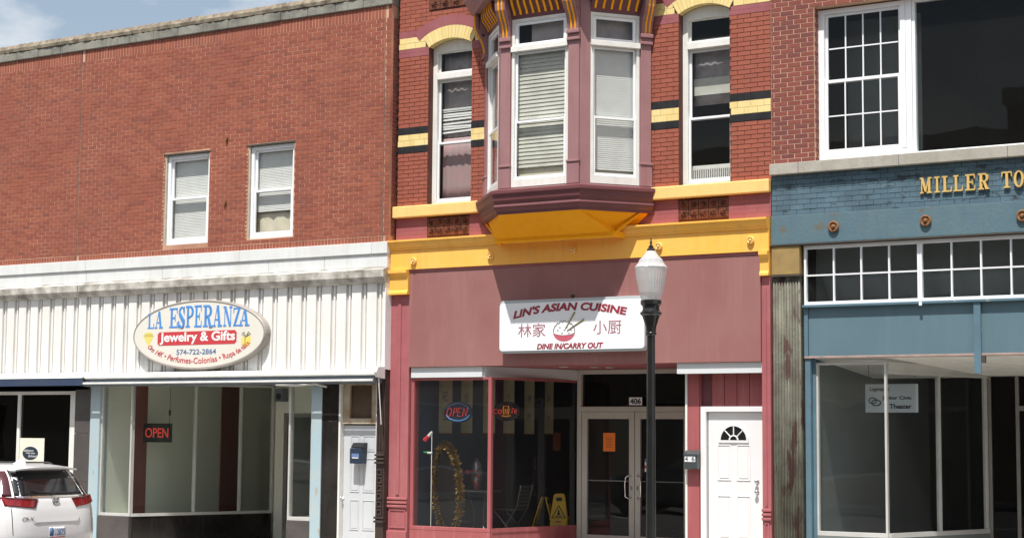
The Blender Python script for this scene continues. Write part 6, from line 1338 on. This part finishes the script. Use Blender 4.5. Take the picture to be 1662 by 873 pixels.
        MB().tube([(.75, s_*.58, 1.595), (.85, s_*.58, 1.625), (2.0, s_*.58, 1.615), (2.1, s_*.58, 1.58)], .016, 6).build('roof_rail', 'trimBlack', t)
        for x in (.92, 3.60):
            wl = MB().lathe([(.20, -.11), (.33, -.11), (.352, -.08), (.352, .08), (.33, .11), (.20, .11)], (0, 0, 0), 32, 'y').build('wheel', 'rubber', t); wl.location = (x, s_*.83, .352)
            rm = MB().lathe([(.24, -.05), (.235, .10), (.20, .10), (.19, .06), (.06, .085), (.05, .10), (.001, .10)], (0, 0, 0), 30, 'y').build('rim', 'rim', wl); rm.location = (0, 0, 0); rm.rotation_euler = (0, 0, math.pi if s_ > 0 else 0)
            sp_ = MB()
            for k in range(5): a = R(72*k); sp_.add([(.05*math.cos(a)-.03*math.sin(a), -.105, .05*math.sin(a)+.03*math.cos(a)), (.05*math.cos(a)+.03*math.sin(a), -.105, .05*math.sin(a)-.03*math.cos(a)), (.21*math.cos(a)+.045*math.sin(a), -.105, .21*math.sin(a)-.045*math.cos(a)), (.21*math.cos(a)-.045*math.sin(a), -.105, .21*math.sin(a)+.045*math.cos(a))], [(0, 1, 2, 3)])
            so2 = sp_.build('spokes', 'trimBlack', wl); so2.rotation_euler = (0, 0, math.pi if s_ > 0 else 0); so2.location = (0, 0, 0)
    q = MB(); n = 24
    for i in range(n+1):
        y = .60*(2*i/n-1); e = 1-.28*(abs(y)/.60)**3
        for x, z in ((.52, 1.602-.03*(abs(y)/.60)**4), (.17+.10*(1-e)*3, 1.572-.03*(abs(y)/.60)**3), (.18+.10*(1-e)*3, 1.548-.03*(abs(y)/.60)**3), (.40, 1.54-.02*(abs(y)/.60)**3)): q.v.append((x, y, z))
    for i in range(n):
        for j in range(4): a, b = i*4+j, i*4+(j+1) % 4; q.f.append((a, b, b+4, a+4))
    q.f += [(0, 1, 2, 3), (n*4+3, n*4+2, n*4+1, n*4)]; q.build('spoiler', paint, t, smooth=False, fix=True)
    MB().add([(.75, .0, 1.60), (.98, .022, 1.60), (.98, -.022, 1.60), (.72, .008, 1.69), (.72, -.008, 1.69), (.80, .012, 1.685), (.80, -.012, 1.685), (.72, .018, 1.60), (.72, -.018, 1.60)], [(7, 3, 4, 8), (3, 5, 6, 4), (5, 1, 2, 6), (7, 1, 5, 3), (8, 4, 6, 2)]).build('antenna_fin', paint, t, fix=True)
    patch('windscreen_dummy', [(0, 0)]*4, 'carGlass', t) if False else None
    q = MB(); pts = [(-.72, 1.16), (.72, 1.16), (.60, 1.55), (-.60, 1.55)]
    for i in range(9):
        for j in range(7):
            u, v = i/8, j/6; y = (pts[0][0]*(1-u)+pts[1][0]*u)*(1-v)+(pts[3][0]*(1-u)+pts[2][0]*u)*v; z = 1.16+.39*v; w, xr, xf = lv(z); q.v.append((xf-.42*(abs(y)/w)**3+.006, y, z))
    for i in range(8):
        for j in range(6): a = i*7+j; q.f.append((a, a+7, a+8, a+1))
    ws = q.build('windscreen', 'carGlass', t, smooth=True)
    # licence plate recess, handle ridge, emblem, badge
    patch('plate_recess', [(.36, .50), (-.36, .50), (-.44, .76), (.44, .76)], paint, t, -.012, .01); hr_ = MB()
    for y0_, y1_ in ((-.40, .40),): hr_.add([(rearx(0, .85)-.016, y0_, .785), (rearx(0, .85)-.016, y1_, .785), (rearx(0, .83)-.004, y1_+.06, .85), (rearx(0, .83)-.004, y0_-.06, .85), (rearx(0, .75)+.01, y0_-.06, .75), (rearx(0, .75)+.01, y1_+.06, .75)], [(0, 1, 2, 3), (0, 4, 5, 1), (0, 3, 4), (1, 5, 2)])
    hr_.build('handle_ridge', paint, t, fix=True)
    pp = patch('licence_plate', [(.155, .55), (-.155, .55), (-.155, .705), (.155, .705)], 'plate', t, .006, .004)
    patch('plate_blue', [(.153, .58), (.085, .58), (.085, .70), (.153, .70)], 'inkSlate', pp, .0085, .002, 2, 2); patch('plate_red', [(.10, .555), (-.15, .555), (-.15, .567), (.10, .567)], 'inkPink', pp, .0085, .002, 2, 2)
    def ltext(s, y0_, y1_, z0_, z1_, m_, par, off, nm='lettering', **kw):
        cu = bpy.data.curves.new('txt', 'FONT'); cu.body = s; cu.offset = kw.get('offset', 0); cu.shear = kw.get('shear', 0); ob = bpy.data.objects.new('txt', cu); COL.objects.link(ob)
        me = bpy.data.meshes.new_from_object(ob.evaluated_get(bpy.context.evaluated_depsgraph_get())); bpy.data.objects.remove(ob)
        us = [v.co.x for v in me.vertices]; vs = [v.co.y for v in me.vertices]; q = MB()
        for v in me.vertices:
            y = y0_+(y1_-y0_)*(v.co.x-min(us))/(max(us)-min(us)); z = z0_+(z1_-z0_)*(v.co.y-min(vs))/(max(vs)-min(vs)); q.v.append((rearx(y, z)-off, y, z))
        q.f = [tuple(p.vertices) for p in me.polygons]; o = q.build(nm, m_, par); sd_ = o.modifiers.new('t', 'SOLIDIFY'); sd_.thickness = .002; sd_.offset = 0
    ltext('112875', .08, -.145, .585, .68, 'inkSlate', pp, .010, offset=.01); ltext('CR-V', .64, .44, .815, .865, 'chrome', t, .004, 'model_badge', shear=.2, offset=.02)
    em = MB(); cz_ = 1.09
    for p, r_ in zip([(.062*math.cos(R(i*30)), .05*math.sin(R(i*30))) for i in range(12)], [(.062*math.cos(R(i*30+30)), .05*math.sin(R(i*30+30))) for i in range(12)]): em.tube([(rearx(0, cz_)-.016, p[0], cz_+p[1]), (rearx(0, cz_)-.016, r_[0], cz_+r_[1])], .009, 6)
    for s_ in (-1, 1): em.tube([(rearx(0, cz_)-.018, s_*.022, cz_-.042), (rearx(0, cz_)-.018, s_*.034, cz_+.042)], .009, 6)
    em.tube([(rearx(0, cz_)-.018, -.028, cz_), (rearx(0, cz_)-.018, .028, cz_)], .008, 6); em.build('emblem', 'chrome', t)
    patch('lower_bumper', [(.70, .26), (-.70, .26), (-.78, .42), (.78, .42)], 'trimBlack', t, .012, .02)
    MB().tube([(.06, -.0, 1.19), (.10, .30, 1.22), (.125, .42, 1.25)], .009, 6).build('rear_wiper', 'trimBlack', t)
    return t
car = make_car('parked_car', 'white crossover car parked at the kerb, seen from behind', 'carWhite'); car.location = (-19.02, -4.17, ZR); car.rotation_euler = (0, 0, math.pi)
car2 = make_car('parked_car', 'dark crossover car across the street, reflected in the glass doors', 'carDark'); car2.location = (-18.0, -16.0, ZR); car2.rotation_euler = (0, 0, math.pi)

# ================================================================== OPPOSITE SIDE OF THE STREET (only met in reflections)
for i, (x0, x1, h, m_, lab) in enumerate(((-62, -44, 10.5, 'oppTan', 'tan block across the street, far left'), (-43.9, -30, 12.5, 'oppBrick', 'brown brick block across the street'), (-29.9, -14, 11.0, 'oppTan', 'tan block across the street behind the dark car'), (-13.9, 2, 12.0, 'oppBrick', 'brown brick block behind the viewpoint'), (2.1, 26, 10.5, 'oppTan', 'tan block across the street, far right'))):
    t = thing('shop_building', lab, 'building', ((x0+x1)/2, -33, ZP), 'buildings across the street')
    hs_ = []; n = int((x1-x0)/3.2)
    for f in range(2):
        for k in range(n): c = x0+(x1-x0)*(k+.5)/n; hs_.append((c-.6, c+.6, 4.6+3.2*f, 6.6+3.2*f))
    for k in range(n//2): c = x0+(x1-x0)*(k+.5)/(n//2); hs_.append((c-2.2, c+2.2, .5, 2.9))
    wall_cells(x0, x1, ZP, h, -28.3, -27.9, hs_).build('wall', m_, t); box('core', 'room', t, x0+.01, x1-.01, -38, -28.6, ZP, h-.4)
    box('cornice', 'stoneSill', t, x0, x1, -28.0, -27.55, h-.5, h-.1)
    for a, b, c, d in hs_: w_ = ring(MB(), a, b, c, d, -28.15, -28.05, .08).build('window', 'oldWhite', t); box('pane', 'carGlass', w_, a+.08, b-.08, -28.11, -28.1, c+.08, d-.08)
